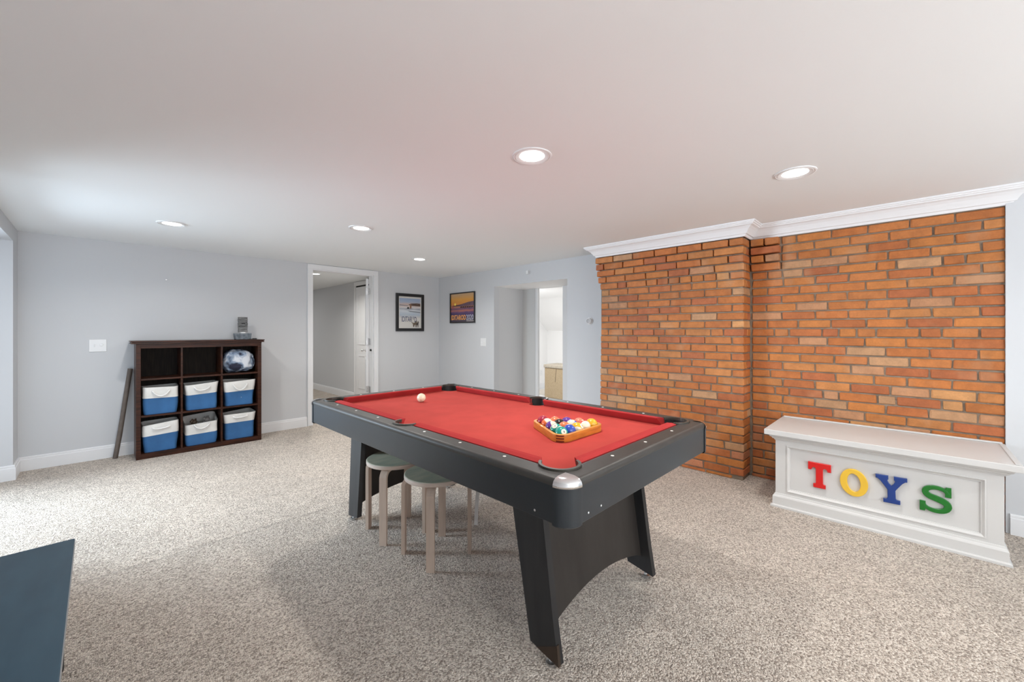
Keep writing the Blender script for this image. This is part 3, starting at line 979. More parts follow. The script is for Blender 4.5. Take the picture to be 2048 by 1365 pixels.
# ------------------------------------------------------------------ balls and rack
BR = 0.0286
def ball_material(name, col, stripe):
    m = bpy.data.materials.new(name); m.use_nodes = True
    nt = m.node_tree; L = nt.links; b = nt.nodes['Principled BSDF']
    b.inputs['Roughness'].default_value = 0.16; b.inputs['Coat Weight'].default_value = 0.3
    tc = nt.nodes.new('ShaderNodeTexCoord'); sp = nt.nodes.new('ShaderNodeSeparateXYZ'); L.new(tc.outputs['Object'], sp.inputs[0])
    def gt(sock, thr, ab=False):
        if ab:
            a = nt.nodes.new('ShaderNodeMath'); a.operation = 'ABSOLUTE'; L.new(sock, a.inputs[0]); sock = a.outputs[0]
        q = nt.nodes.new('ShaderNodeMath'); q.operation = 'GREATER_THAN'; L.new(sock, q.inputs[0]); q.inputs[1].default_value = thr
        return q.outputs[0]
    ivory = (0.80, 0.72, 0.55, 1)
    cur = (*col, 1)
    m1 = nt.nodes.new('ShaderNodeMix'); m1.data_type = 'RGBA'
    m1.inputs['A'].default_value = cur; m1.inputs['B'].default_value = ivory
    if stripe: L.new(gt(sp.outputs['Z'], BR * 0.52, True), m1.inputs['Factor'])
    else: m1.inputs['Factor'].default_value = 0.0
    m2 = nt.nodes.new('ShaderNodeMix'); m2.data_type = 'RGBA'; m2.inputs['B'].default_value = (0.85, 0.80, 0.68, 1)
    L.new(m1.outputs['Result'], m2.inputs['A']); L.new(gt(sp.outputs['X'], BR * 0.90), m2.inputs['Factor'])
    L.new(m2.outputs['Result'], b.inputs['Base Color'])
    return m
BX, BY, BP = 1.393, 1.0685, 0.0576
balls = [  # (i, j, colour, stripe, number, x-axis direction of the number spot, tilt, label)
    (0, 0, (0.01, 0.30, 0.24), 0, '6', (-0.35, -0.75, 0.42), 'solid green pool ball at the near corner of the rack'),
    (1, 0, (0.02, 0.07, 0.42), 0, '2', (0.2, 0.5, 0.6), 'solid blue pool ball beside the green corner ball'),
    (2, 0, (0.72, 0.40, 0.02), 1, '9', (0.25, -0.70, 0.45), 'yellow striped pool ball midway along the near side of the rack'),
    (3, 0, (0.62, 0.05, 0.03), 1, '11', (0.8, -0.5, 0.1), 'cream topped pool ball between the two yellow balls'),
    (4, 0, (0.72, 0.40, 0.02), 0, '1', (0.5, 0.5, -0.4), 'solid yellow pool ball in the right corner of the rack'),
    (0, 1, (0.01, 0.30, 0.24), 1, '14', (-0.55, -0.10, 0.75), 'green striped pool ball behind the green corner ball'),
    (1, 1, (0.72, 0.18, 0.08), 0, '5', (0.6, 0.5, 0.1), 'salmon orange pool ball in the centre of the rack'),
    (2, 1, (0.02, 0.07, 0.42), 1, '10', (0.6, 0.6, 0.1), 'blue striped pool ball behind the yellow striped ball'),
    (3, 1, (0.72, 0.20, 0.12), 0, '13', (0.0, -0.80, 0.35), 'pink orange pool ball behind the cream topped ball'),
    (0, 2, (0.12, 0.04, 0.28), 1, '12', (0.6, 0.3, 0.1), 'purple and cream striped pool ball on the left side of the rack'),
    (1, 2, (0.02, 0.015, 0.012), 0, '8', (0.6, 0.5, -0.3), 'black pool ball near the middle of the rack'),
    (2, 2, (0.12, 0.04, 0.28), 0, '4', (0.6, 0.4, 0.2), 'solid purple pool ball on the far side of the rack'),
    (0, 3, (0.72, 0.14, 0.04), 1, '15', (-0.55, -0.60, -0.25), 'orange and cream striped pool ball next to the maroon ball'),
    (1, 3, (0.72, 0.18, 0.08), 0, '3', (0.6, 0.4, 0.1), 'orange pool ball on the far side beside the maroon ball'),
    (0, 4, (0.34, 0.015, 0.05), 0, '7', (0.4, 0.6, -0.3), 'maroon pool ball at the far left corner of the rack')]
bm0 = bmesh.new(); bmesh.ops.create_uvsphere(bm0, u_segments=32, v_segments=20, radius=BR)
me0 = bpy.data.meshes.new('ball_mesh'); bm0.to_mesh(me0); bm0.free()
for p in me0.polygons: p.use_smooth = True
m_ink = mat('black_ink', (0.01, 0.01, 0.01), 0.3)
caps = {(2, 0): (-0.62, -0.72, -0.30), (3, 0): (-0.55, -0.72, 0.30), (0, 1): (0.25, -0.72, -0.50), (0, 3): (0.45, -0.10, 0.85), (0, 2): (0.70, -0.35, 0.60), (2, 1): (-0.60, -0.75, -0.28)}
for i, j, col, st, num, sd, label in balls:
    me = me0.copy(); me.materials.append(ball_material('pool_ball_paint', col, st))
    o = link('pool_ball', me, None)
    tag(o, label, 'pool ball', 'pool balls inside the wooden rack')
    d = Vector(sd).normalized()
    up = Vector(caps.get((i, j), (0, 0, 1))); zc = (up - d * up.dot(d)).normalized()
    yc = zc.cross(d)
    o.matrix_world = Matrix(((d.x, yc.x, zc.x, BX + (i + j * 0.5) * BP), (d.y, yc.y, zc.y, BY + j * BP * 0.866), (d.z, yc.z, zc.z, BED + BR), (0, 0, 0, 1)))
    if num in ('6', '9', '14', '13', '15'):
        upz = (Vector((0, 0, 1)) - d * d.z).normalized()
        tang = atan2(-upz.dot(yc), upz.dot(zc))
        cu = text('number', num, 0.0145, m_ink, None, frame3((BR + 0.0002, 0, 0), (0, cos(tang), sin(tang)), (0, -sin(tang), cos(tang))), bold=0.0003, sx=0.9 if len(num) == 1 else 0.7)
        for v in cu.data.vertices:          # wrap onto the ball
            v.co = v.co.normalized() * (BR + 0.00025)
        cu.parent = o
me = me0.copy(); me.materials.append(mat('ivory_ball', (0.78, 0.70, 0.52), 0.16, noise=0.03, coat=0.3))
o = link('cue_ball', me, None); o.location = (1.490, 2.295, BED + BR)
tag(o, 'ivory white cue ball alone on the far half of the red cloth', 'pool ball')

# rack: rounded triangle of honey wood with dark jointed corners
rk = thing('ball_rack', 'triangular honey coloured wooden ball rack around the pool balls', 'ball rack', (BX + 2 * BP, BY + 0.06, BED))
A_, B_, C_ = Vector((BX, BY)), Vector((BX + 4 * BP, BY)), Vector((BX + 2 * BP, BY + 4 * BP * 0.866))
def tri_outline(r, n=8):
    pts = []
    for c, a in ((A_, 150), (B_, 270), (C_, 30)):
        pts += arc(c.x, c.y, r, a, a + 120, n)
    return pts
o = flat('rack_frame', [tri_outline(BR + 0.0165), tri_outline(BR + 0.0022)[::-1]], m_rackwood, rk, Matrix.Translation((0, 0, BED + 0.0170)), extrude=0.0145, bevel=0.002)
for c, a in ((A_, 210), (B_, 330), (C_, 90)):
    for z0, z1 in ((0.002, 0.008), (0.0135, 0.0195), (0.025, 0.031)):
        bm = bmesh.new()
        pts = arc(c.x, c.y, BR + 0.0172, a - 22, a + 22, 6) + arc(c.x, c.y, BR + 0.010, a + 22, a - 22, 6)
        poly_prism(bm, pts, 'z', BED + z0, BED + z1)
        obj('corner_spline', bm, m_rackdark, rk)

# ------------------------------------------------------------------ stools
def make_stool():
    t = thing('stool', 'round bentwood stool with green stained seat, nearer of two under the table', 'stool', (1.308, 1.862, 0), 0, 'bentwood stools under the pool table')
    bm = bmesh.new(); lathe(bm, [(0, 0.448), (0.170, 0.448), (0.1735, 0.446)], 48)
    s = obj('seat_top', bm, m_seat, t, world=False)
    bm = bmesh.new(); lathe(bm, [(0, 0.424), (0.173, 0.424), (0.175, 0.427), (0.175, 0.444), (0.1735, 0.446), (0, 0.447)], 48)
    obj('seat', bm, m_birchedge, t, world=False, smooth=True, autosmooth=35)
    for k in range(4):
        a = radians(45 + 90 * k)
        # bent strip: vertical, quarter bend, then inwards under the seat
        th, w, R0 = 0.019, 0.042, 0.052
        ro = 0.190
        cl = [(ro, 0.0), (ro, 0.30), (ro - 0.001, 0.424 - R0)] + [(ro - R0 + R0 * cos(radians(q)), 0.424 - R0 + R0 * sin(radians(q))) for q in (15, 30, 45, 60, 75, 90)] + [(0.04, 0.424)]
        ci = [(ro - th, 0.0), (ro - th, 0.30), (ro - th, 0.424 - R0)] + [(ro - R0 + (R0 - th) * cos(radians(q)), 0.424 - R0 + (R0 - th) * sin(radians(q))) for q in (15, 30, 45, 60, 75, 90)] + [(0.04, 0.424 - th)]
        bm = bmesh.new()
        L_ = []
        for s_ in (-w / 2, w / 2):
            L_.append(([bm.verts.new((r * cos(a) - s_ * sin(a), r * sin(a) + s_ * cos(a), z)) for r, z in cl],
                       [bm.verts.new((r * cos(a) - s_ * sin(a), r * sin(a) + s_ * cos(a), z)) for r, z in ci]))
        (o0, i0), (o1, i1) = L_
        for q in range(len(cl) - 1):
            bm.faces.new((o0[q], o0[q + 1], o1[q + 1], o1[q])); bm.faces.new((i0[q], i1[q], i1[q + 1], i0[q + 1]))
            bm.faces.new((o0[q], i0[q], i0[q + 1], o0[q + 1])); bm.faces.new((o1[q], o1[q + 1], i1[q + 1], i1[q]))
        for q in (0, len(cl) - 1):
            bm.faces.new((o0[q], o1[q], i1[q], i0[q]))
        obj('leg', bm, m_birch, t, world=False)
    return t
st = make_stool()
dup(st, (1.284, 2.252, 0), radians(-8), 'round bentwood stool beside the far dark leg of the pool table')
# white strap hanging below the table behind the stools
bm = bmesh.new()
p = [(1.490, 1.735, 0.655), (1.492, 1.728, 0.46), (1.490, 1.724, 0.36), (1.478, 1.722, 0.27), (1.468, 1.716, 0.20), (1.462, 1.712, 0.15)]
vs = []
for q in p:
    vs.append([bm.verts.new((q[0] + dx, q[1] + dy, q[2])) for dx, dy in ((-0.007, 0.007), (0.007, -0.007), (0.009, -0.005), (-0.005, 0.009))])
for a_, c_ in zip(vs, vs[1:]):
    for k in range(4): bm.faces.new((a_[k], a_[(k + 1) % 4], c_[(k + 1) % 4], c_[k]))
bm.faces.new(vs[0]); bm.faces.new(vs[-1])
tag(obj('strap', bm, m_plate), 'white strap hanging beneath the pool table behind the stools', 'strap')

# ------------------------------------------------------------------ bookcase
bx0, bx1, by0, by1 = 0.253, 1.288, 5.200, 5.490
bc = thing('bookcase', 'dark espresso nine cubby bookcase against the left wall', 'bookcase', (0.77, 5.345, 0))
obj('side_panel', B(bx0, bx0 + 0.034, by0, by1, 0, 1.085, bev=0.002), m_espresso, bc)
obj('side_panel', B(bx1 - 0.036, bx1, by0, by1, 0, 1.085, bev=0.002), m_espresso, bc)
obj('back_panel', B(bx0 + 0.02, bx1 - 0.02, by1 - 0.008, by1, 0.04, 1.07), m_espback, bc)
bm = bmesh.new()
box(bm, bx0 - 0.038, bx1 + 0.026, by0 - 0.026, by1 + 0.002, 1.114, 1.126, bev=0.002)
box(bm, bx0 - 0.030, bx1 + 0.019, by0 - 0.018, by1, 1.106, 1.114)
box(bm, bx0 - 0.036, bx1 + 0.024, by0 - 0.024, by1, 1.098, 1.106, bev=0.002)
box(bm, bx0 - 0.001, bx1 + 0.001, by0 - 0.001, by1, 1.083, 1.098)
obj('top', bm, m_espresso, bc)
obj('top_rail', B(bx0 + 0.034, bx1 - 0.036, by0 + 0.002, by0 + 0.022, 1.055, 1.084), m_espresso, bc)
for z0, z1, nm in ((0.748, 0.765, 'shelf'), (0.395, 0.412, 'shelf')):
    obj(nm, B(bx0 + 0.034, bx1 - 0.036, by0 + 0.006, by1 - 0.008, z0, z1, bev=0.0015), m_espresso, bc)
obj('bottom_board', B(bx0 + 0.034, bx1 - 0.036, by0 + 0.002, by1 - 0.008, 0.0, 0.050, bev=0.0015), m_espresso, bc)
for x0 in (0.583, 0.914):
    obj('divider', B(x0, x0 + 0.016, by0 + 0.0085, by1 - 0.008, 0.05, 1.06, bev=0.0015), m_espresso, bc)

def basket(x0, x1, z0, h, split, label, yb=5.215, depth=0.245, droop=0.02, tilt=0.0, lean=0.0, seed=0, rise=0.0):
    rnd = random.Random(seed)
    cx = (x0 + x1) / 2
    t = thing('storage_basket', label, 'basket', (cx, yb + depth / 2, z0), 0, 'blue and cream rope handled fabric baskets')
    hw = (x1 - x0) / 2 - 0.004
    def ring(f, inset, n=6):
        """rounded-rectangle ring at height fraction f"""
        z = z0 + h * f
        w = hw * (0.90 + 0.10 * f) - inset
        d = depth / 2 * (0.92 + 0.08 * f) - inset
        r = 0.035
        pts = []
        for sx, sy, a in ((1, 1, 0), (-1, 1, 90), (-1, -1, 180), (1, -1, 270)):
            for px, py in arc(sx * (w - r), sy * (d - r), r, a, a + 90, n):
                pts.append((px, py))
        return pts, z
    def wall(fs, inset0, m, nm, inner=False):
        bm = bmesh.new()
        rings = []
        for f in fs:
            pts, z = ring(f, inset0)
            rr_ = []
            for k, (px, py) in enumerate(pts):
                wob = 0.006 * sin(3.1 * atan2(py, px) + seed * 1.7 + 5 * f) * (1 if 0.02 < f < 1.05 else 0.3)
                sag = 0.006 * sin(2 * atan2(py, px) + seed) * f
                q = 1 + wob / max(0.05, sqrt(px * px + py * py))
                rr_.append(bm.verts.new((cx + px * q + lean * f, yb + depth / 2 + py * q, z + sag + (rise * px / hw) * f + tilt * f * py)))
            rings.append(rr_)
        n = len(rings[0])
        for a_, c_ in zip(rings, rings[1:]):
            for k in range(n):
                bm.faces.new((a_[k], a_[(k + 1) % n], c_[(k + 1) % n], c_[k]))
        if not inner and fs[0] == 0.0: bm.faces.new(rings[0])
        if inner: bm.faces.new(rings[-1])
        return obj(nm, bm, m, t, smooth=True)
    wall([0.0, 0.02, 0.2, 0.4, split], 0.0, m_blue, 'lower_band')
    up = wall([split + (1 - split) * q for q in (0, 0.35, 0.7, 0.93, 0.98, 1.0)], -0.0015, m_cream, 'upper_band')
    wall([1.0, 0.99, 0.9, 0.6, 0.12], 0.006, m_cream, 'lining', inner=True)
    # rope handle on the front
    bm = bmesh.new()
    zr = z0 + h * (split + (1 - split) * 0.60)
    hwid = 0.062
    pts = [(cx + lean * 0.8 - hwid, yb + 0.004, zr + 0.008), (cx + lean * 0.8 - hwid, yb - 0.010, zr + 0.004)]
    for q in range(1, 8):
        u = q / 8
        pts.append((cx + lean * 0.8 - hwid + 2 * hwid * u, yb - 0.013, zr - droop * sin(pi * u) ** 0.8 + rise * 0.4 * (2 * u - 1)))
    pts += [(cx + lean * 0.8 + hwid, yb - 0.010, zr + 0.004), (cx + lean * 0.8 + hwid, yb + 0.004, zr + 0.008)]
    tube(bm, pts, 0.0075, 8)
    obj('rope_handle', bm, m_rope, t, smooth=True)
    return t
basket(0.292, 0.574, 0.413, 0.262, 0.60, 'blue and cream fabric basket in the middle row, left cubby, rope handle drooping', droop=0.045, seed=1)
basket(0.612, 0.900, 0.413, 0.265, 0.60, 'blue and cream fabric basket in the central cubby of the bookcase', droop=0.026, seed=2, rise=0.008)
basket(0.940, 1.236, 0.413, 0.265, 0.58, 'blue and cream fabric basket in the middle row below the tie-dye bundle', droop=0.055, seed=3)
basket(0.292, 0.574, 0.051, 0.272, 0.60, 'blue and cream fabric basket in the bottom left cubby with taut handle', droop=0.008, seed=4, rise=0.01)
basket(0.610, 0.898, 0.051, 0.250, 0.52, 'slouching blue and cream fabric basket in the bottom centre cubby holding toys', droop=0.036, seed=5, tilt=0.25, rise=0.012)
basket(0.940, 1.240, 0.051, 0.272, 0.66, 'blue and cream fabric basket in the bottom right cubby with taut handle', droop=0.006, seed=6, rise=0.008)
# toys peeking out of the bottom centre basket
def toy(x, y, z, label, m):
    bm = bmesh.new()
    bmesh.ops.create_icosphere(bm, subdivisions=2, radius=0.028, matrix=Matrix.Translation((x, y, z)))
    bmesh.ops.create_icosphere(bm, subdivisions=2, radius=0.016, matrix=Matrix.Translation((x - 0.024, y - 0.018, z + 0.014)))
    bmesh.ops.create_icosphere(bm, subdivisions=1, radius=0.010, matrix=Matrix.Translation((x + 0.012, y, z + 0.030)))
    bmesh.ops.create_icosphere(bm, subdivisions=1, radius=0.010, matrix=Matrix.Translation((x - 0.014, y, z + 0.030)))
    t = obj('stuffed_toy', bm, m, smooth=True)
    tag(t, label, 'toy', 'toys in the bottom centre basket')
    bm = bmesh.new(); box(bm, x - 0.045, x + 0.035, y - 0.03, y + 0.05, z - 0.16, z - 0.015, bev=0.03, seg=3)
    obj('body', bm, m, t, smooth=True)
toy(0.705, 5.33, 0.268, 'brown stuffed toy on the left in the slouching basket', m_bronze)
toy(0.815, 5.35, 0.280, 'grey stuffed toy on the right in the slouching basket', mat('toy_grey', (0.30, 0.29, 0.28), 0.7, noise=0.2, nscale=40))

# tie-dye fleece bundle in the top right cubby
bm = bmesh.new()
bmesh.ops.create_icosphere(bm, subdivisions=5, radius=1.0)
from mathutils import noise as mn
for v in bm.verts:
    c = v.co.copy()
    f = 1 + 0.10 * mn.noise(c * 1.7 + Vector((3, 1, 2))) + 0.07 * mn.noise(c * 4.0) + 0.03 * mn.noise(c * 11)
    sq = lambda a, p: math.copysign(abs(a) ** p, a)
    x, y, z = sq(c.x, 0.62), sq(c.y, 0.62), sq(c.z, 0.70)
    z = z * f
    top = 0.02 * cos(2.4 * c.x + 0.3) if z > 0 else 0
    v.co = Vector((min(1.244, max(0.940, 1.093 + 0.145 * x * f)), max(5.216, min(5.465, 5.340 + 0.108 * y * f)), min(1.045, max(0.767, 0.885 + 0.118 * z + top))))
o = obj('fleece_bundle', bm, m_tie, smooth=True)
tag(o, 'crumpled blue and white tie-dye fleece in the top right cubby', 'blanket')

# tabletop fountain and small black adapter on the bookcase
fx, fy, fz = 1.139, 5.355, 1.1262
ft = thing('tabletop_fountain', 'grey slate tabletop fountain standing on the dark bookcase', 'fountain', (fx, fy, fz))
bm = bmesh.new()
box(bm, fx - 0.080, fx + 0.080, fy - 0.055, fy + 0.055, fz, fz + 0.068, bev=0.006)
for v in bm.verts:
    k = 0.88 + 0.12 * (v.co.z - fz) / 0.068
    v.co.x = fx + (v.co.x - fx) * k
    v.co.y = fy + (v.co.y - fy) * k
obj('basin', bm, m_slate, ft)
bm = bmesh.new(); lathe(bm, [(0, 0), (0.034, 0), (0.030, 0.012), (0.018, 0.016), (0, 0.017)], 18, c=(fx + 0.005, fy, fz + 0.0685)); obj('water_bowl', bm, m_white, ft, smooth=True)
bm = bmesh.new()
for i in range(16):                       # stacked uneven slate layers
    z = fz + 0.082 + i * 0.0105
    w = 0.043 + random.uniform(-0.002, 0.002)
    box(bm, fx - w + 0.003, fx + w + 0.003, fy - 0.018 + random.uniform(-0.004, 0.003), fy + 0.02, z, z + 0.0112)
obj('slate_slab', bm, m_slate2, ft)
bm = bmesh.new(); box(bm, fx - 0.012, fx + 0.020, fy - 0.026, fy - 0.010, fz + 0.176, fz + 0.184); obj('spout', bm, m_hole, ft)
bm = bmesh.new(); box(bm, 1.222, 1.262, 5.275, 5.300, 1.1262, 1.139, bev=0.004)
ad = obj('power_adapter', bm, m_rubber); tag(ad, 'small black adapter with cable beside the fountain on the bookcase', 'adapter')
bm = bmesh.new(); tube(bm, [(1.224, 5.287, 1.131), (1.205, 5.284, 1.1305), (1.19, 5.290, 1.1300)], 0.004, 6); obj('cable', bm, m_rubber, ad)

# cardboard tube leaning against the wall, left of the bookcase
bm = bmesh.new(); tube(bm, [(0.118, 5.435, 0.0), (0.150, 5.455, 0.22), (0.226, 5.497, 0.85)], 0.019, 14)
tag(obj('cardboard_tube', bm, m_tube, smooth=True, autosmooth=50), 'thin grey brown tube leaning on the wall left of the bookcase', 'tube')

# ------------------------------------------------------------------ toy chest
tx, ty0, ty1 = 3.32, -0.353, 0.672
ch = thing('toy_chest', 'pale grey panelled toy chest lettered TOYS in front of the brick recess', 'toy chest', (3.58, 0.16, 0))
bm = bmesh.new()
box(bm, tx + 0.012, XR - 0.015, ty0, ty1, 0.02, 0.50)
# frame: rails and stiles standing proud of the panel
for (y0, y1, z0, z1) in ((ty0, ty1, 0.06, 0.112), (ty0, ty1, 0.430, 0.50), (ty0, ty0 + 0.062, 0.112, 0.430), (ty1 - 0.065, ty1, 0.112, 0.430)):
    box(bm, tx, tx + 0.014, y0, y1, z0, z1)
obj('body', bm, m_chest, ch)
# panel moulding
bm = bmesh.new()
py0, py1, pz0, pz1 = ty0 + 0.062, ty1 - 0.065, 0.112, 0.430
prof = [(0.0, 0.012), (0.0, -0.004), (0.006, -0.005), (0.010, -0.001), (0.016, 0.004), (0.020, 0.005), (0.021, 0.0118)]
rings = []
for cy_, cz_, sy_, sz_ in ((py0, pz0, 1, 1), (py1, pz0, -1, 1), (py1, pz1, -1, -1), (py0, pz1, 1, -1)):
    rings.append([bm.verts.new((tx + d, cy_ + sy_ * q, cz_ + sz_ * q)) for q, d in prof])
for a_ in range(4):
    r0, r1 = rings[a_], rings[(a_ + 1) % 4]
    for k in range(len(prof) - 1):
        bm.faces.new((r0[k], r0[k + 1], r1[k + 1], r1[k]))
obj('panel_moulding', bm, m_chest, ch)
# base plinth with shoe moulding
bm = bmesh.new()
sweep(bm, [(XR - 0.02, ty1 + 0.0005), (tx - 0.0005, ty1 + 0.0005), (tx - 0.0005, ty0 - 0.0005), (XR - 0.02, ty0 - 0.0005)],
      [(0, 0.0), (0.026, 0.0), (0.026, 0.012), (0.020, 0.016), (0.015, 0.018), (0.015, 0.070), (0.011, 0.078), (0.006, 0.084), (0.004, 0.092), (0, 0.094)])
obj('plinth', bm, m_chest, ch)
# cove under the top
bm = bmesh.new()
sweep(bm, [(XR - 0.02, ty1 + 0.0005), (tx - 0.0005, ty1 + 0.0005), (tx - 0.0005, ty0 - 0.0005), (XR - 0.02, ty0 - 0.0005)],
      [(0, 0.462), (0.004, 0.462), (0.007, 0.470), (0.016, 0.474), (0.019, 0.482), (0.030, 0.488), (0.032, 0.500), (0, 0.500)])
obj('top_moulding', bm, m_chest, ch)
bm = bmesh.new()
box(bm, 3.268, XR - 0.012, -0.411, 0.731, 0.500, 0.536, bev=0.003)
obj('lid', bm, m_chest, ch)
bm = bmesh.new()
box(bm, XR - 0.034, XR - 0.012, -0.400, 0.720, 0.5365, 0.546, bev=0.003)
box(bm, 3.285, XR - 0.034, -0.400, -0.385, 0.5365, 0.540, bev=0.0015)
obj('lid_edging', bm, m_chest, ch)

m_red = mat('red_letter', (0.62, 0.012, 0.012), 0.3)
m_yel = mat('yellow_letter', (0.80, 0.50, 0.05), 0.3)
m_blu = mat('blue_letter', (0.012, 0.045, 0.22), 0.3)
m_grn = mat('green_letter', (0.010, 0.155, 0.018), 0.3)
def LM(y, z, s, rot=0.0):     # letters face -x: their x runs towards -y
    return frame3((tx + 0.003, y, z), (0, -1, 0), (0, 0, 1)) @ Matrix.Rotation(rot, 4, 'Z') @ Matrix.Diagonal((s, s, 1, 1))
def mir(p): return p + [(-x, y) for x, y in p[::-1]]
T_ = [(0, 0.5), (0.37, 0.5), (0.37, 0.19), (0.255, 0.19)] + [(0.255 - 0.0 - 0.075 + 0.075 * cos(radians(a)), 0.20 + 0.10 * sin(radians(a))) for a in (20, 45, 70, 90)] + \
     [(0.15, 0.295), (0.115, 0.25), (0.115, -0.30), (0.135, -0.34), (0.20, -0.355), (0.20, -0.5), (0, -0.5)]
Y_ = [(0.075, 0.5), (0.43, 0.5), (0.43, 0.36), (0.38, 0.355), (0.30, 0.28), (0.135, 0.03), (0.11, -0.02), (0.11, -0.31), (0.14, -0.35), (0.23, -0.355), (0.23, -0.5), (0, -0.5)]
Yl = [(0.0, 0.145)] + [(0.055, 0.21), (0.105, 0.31), (0.095, 0.355), (0.075, 0.36)]
Yfull = Yl + Y_ + [(-x, y) for x, y in Y_[::-1][1:]] + [(-x, y) for x, y in Yl[::-1][:-1]]
oval = [(0.40 * cos(a * pi / 24), 0.5 * sin(a * pi / 24)) for a in range(48)]
oval_in = [(0.185 * cos(a * pi / 24), 0.33 * sin(a * pi / 24)) for a in range(48)]
# S: a thick stroke plus two slab terminals
def bez(p0, p1, p2, p3, n):
    return [tuple((1 - t) ** 3 * a + 3 * (1 - t) ** 2 * t * b_ + 3 * (1 - t) * t * t * c + t ** 3 * d for a, b_, c, d in zip(p0, p1, p2, p3)) for t in [i / n for i in range(n + 1)]]
sc = bez((0.30, 0.22), (0.27, 0.40), (0.06, 0.42), (-0.05, 0.40), 8) + bez((-0.05, 0.40), (-0.30, 0.36), (-0.32, 0.12), (-0.06, 0.055), 10)[1:] + \
     bez((-0.06, 0.055), (0.12, 0.0), (0.36, -0.06), (0.30, -0.24), 10)[1:] + bez((0.30, -0.24), (0.24, -0.42), (-0.02, -0.42), (-0.12, -0.385), 8)[1:] + \
     bez((-0.12, -0.385), (-0.22, -0.35), (-0.27, -0.30), (-0.30, -0.20), 6)[1:]
def stroke(c, w):
    l, r_ = [], []
    for i, p in enumerate(c):
        a_, d_ = Vector(c[max(0, i - 1)]), Vector(c[min(len(c) - 1, i + 1)])
        d = (d_ - a_).normalized(); n_ = Vector((-d.y, d.x))
        u = i / (len(c) - 1)
        ww = w * (0.62 + 0.55 * sin(pi * u) ** 2)
        l.append(tuple(Vector(p) + n_ * ww)); r_.append(tuple(Vector(p) - n_ * ww))
    return l, r_
sl, sr = stroke(sc, 0.088)
# right slab sits on the start of the stroke, left slab on its end
S_ = sl + sr[::-1]
SLABS = [[(0.235, 0.13), (0.385, 0.13), (0.385, 0.475), (0.255, 0.475), (0.235, 0.40)], [(-0.235, -0.13), (-0.385, -0.13), (-0.385, -0.475), (-0.255, -0.475), (-0.235, -0.40)]]
for outl, m, y, z, s, ry, nm in ((([T_ + [(-x, yy) for x, yy in T_[::-1][1:-1]]]), m_red, 0.4255, 0.270, 0.164, 0.0, 'red'),
                                 ([oval, oval_in[::-1]], m_yel, 0.252, 0.269, 0.170, 0.10, 'yellow'),
                                 ([Yfull], m_blu, 0.0795, 0.272, 0.162, 0.02, 'blue'),
                                 ([S_], m_grn, -0.102, 0.268, 0.162, 0.0, 'green')):
    o = flat('letter', [[(p[0] * s, p[1] * s) for p in q] for q in outl], m, ch, LM(y, z, 1.0, ry), extrude=0.0045, bevel=0.0035, res=2)
    if nm == 'green':                      # slab terminals of the S, joined into the letter
        bm = bmesh.new(); bm.from_mesh(o.data)
        for q in SLABS:
            e_ = flat('letter', [[(p[0] * s, p[1] * s) for p in q]], m, ch, LM(y, z, 1.0, ry), extrude=0.0037, bevel=0.0035, res=2)
            bm.from_mesh(e_.data); bpy.data.objects.remove(e_)
        bm.to_mesh(o.data); bm.free()
    o['label'] = nm + ' letter on the chest front'
    for p in o.data.polygons: p.use_smooth = False

# ------------------------------------------------------------------ posters
def poster_frame(name, label, wall, a0, a1, z0, z1, fw, depth=0.022):
    """wall 'y' hangs on the left wall (a = x), 'x' on the right wall (a = -y)"""
    if wall == 'y':
        loc = ((a0 + a1) / 2, YW, z0); M = frame3((a0, YW - 0.001, z0), (1, 0, 0), (0, 0, 1))
    else:
        loc = (XW, (a0 + a1) / 2, z0); M = frame3((XW - 0.001, a0, z0), (0, -1, 0), (0, 0, 1))
    t = thing(name, label, 'poster', loc)
    w, h = abs(a1 - a0), z1 - z0
    for (x0, x1, y0, y1) in ((0, fw, 0, h), (w - fw, w, 0, h), (fw, w - fw, 0, fw), (fw, w - fw, h - fw, h)):
        bm = bmesh.new(); box(bm, x0, x1, y0, y1, 0.0, depth, bev=0.003, M=M)
        obj('frame_bar', bm, mat('black_frame', (0.012, 0.012, 0.013), 0.35), t)
    return t, M, w, h
def sheet(t, M, pts, m, name, z):
    bm = bmesh.new()
    vs = [bm.verts.new(M @ Vector((x, y, z))) for x, y in pts]
    bm.faces.new(vs)
    bmesh.ops.triangulate(bm, faces=bm.faces[:])
    return obj(name, bm, m, t)
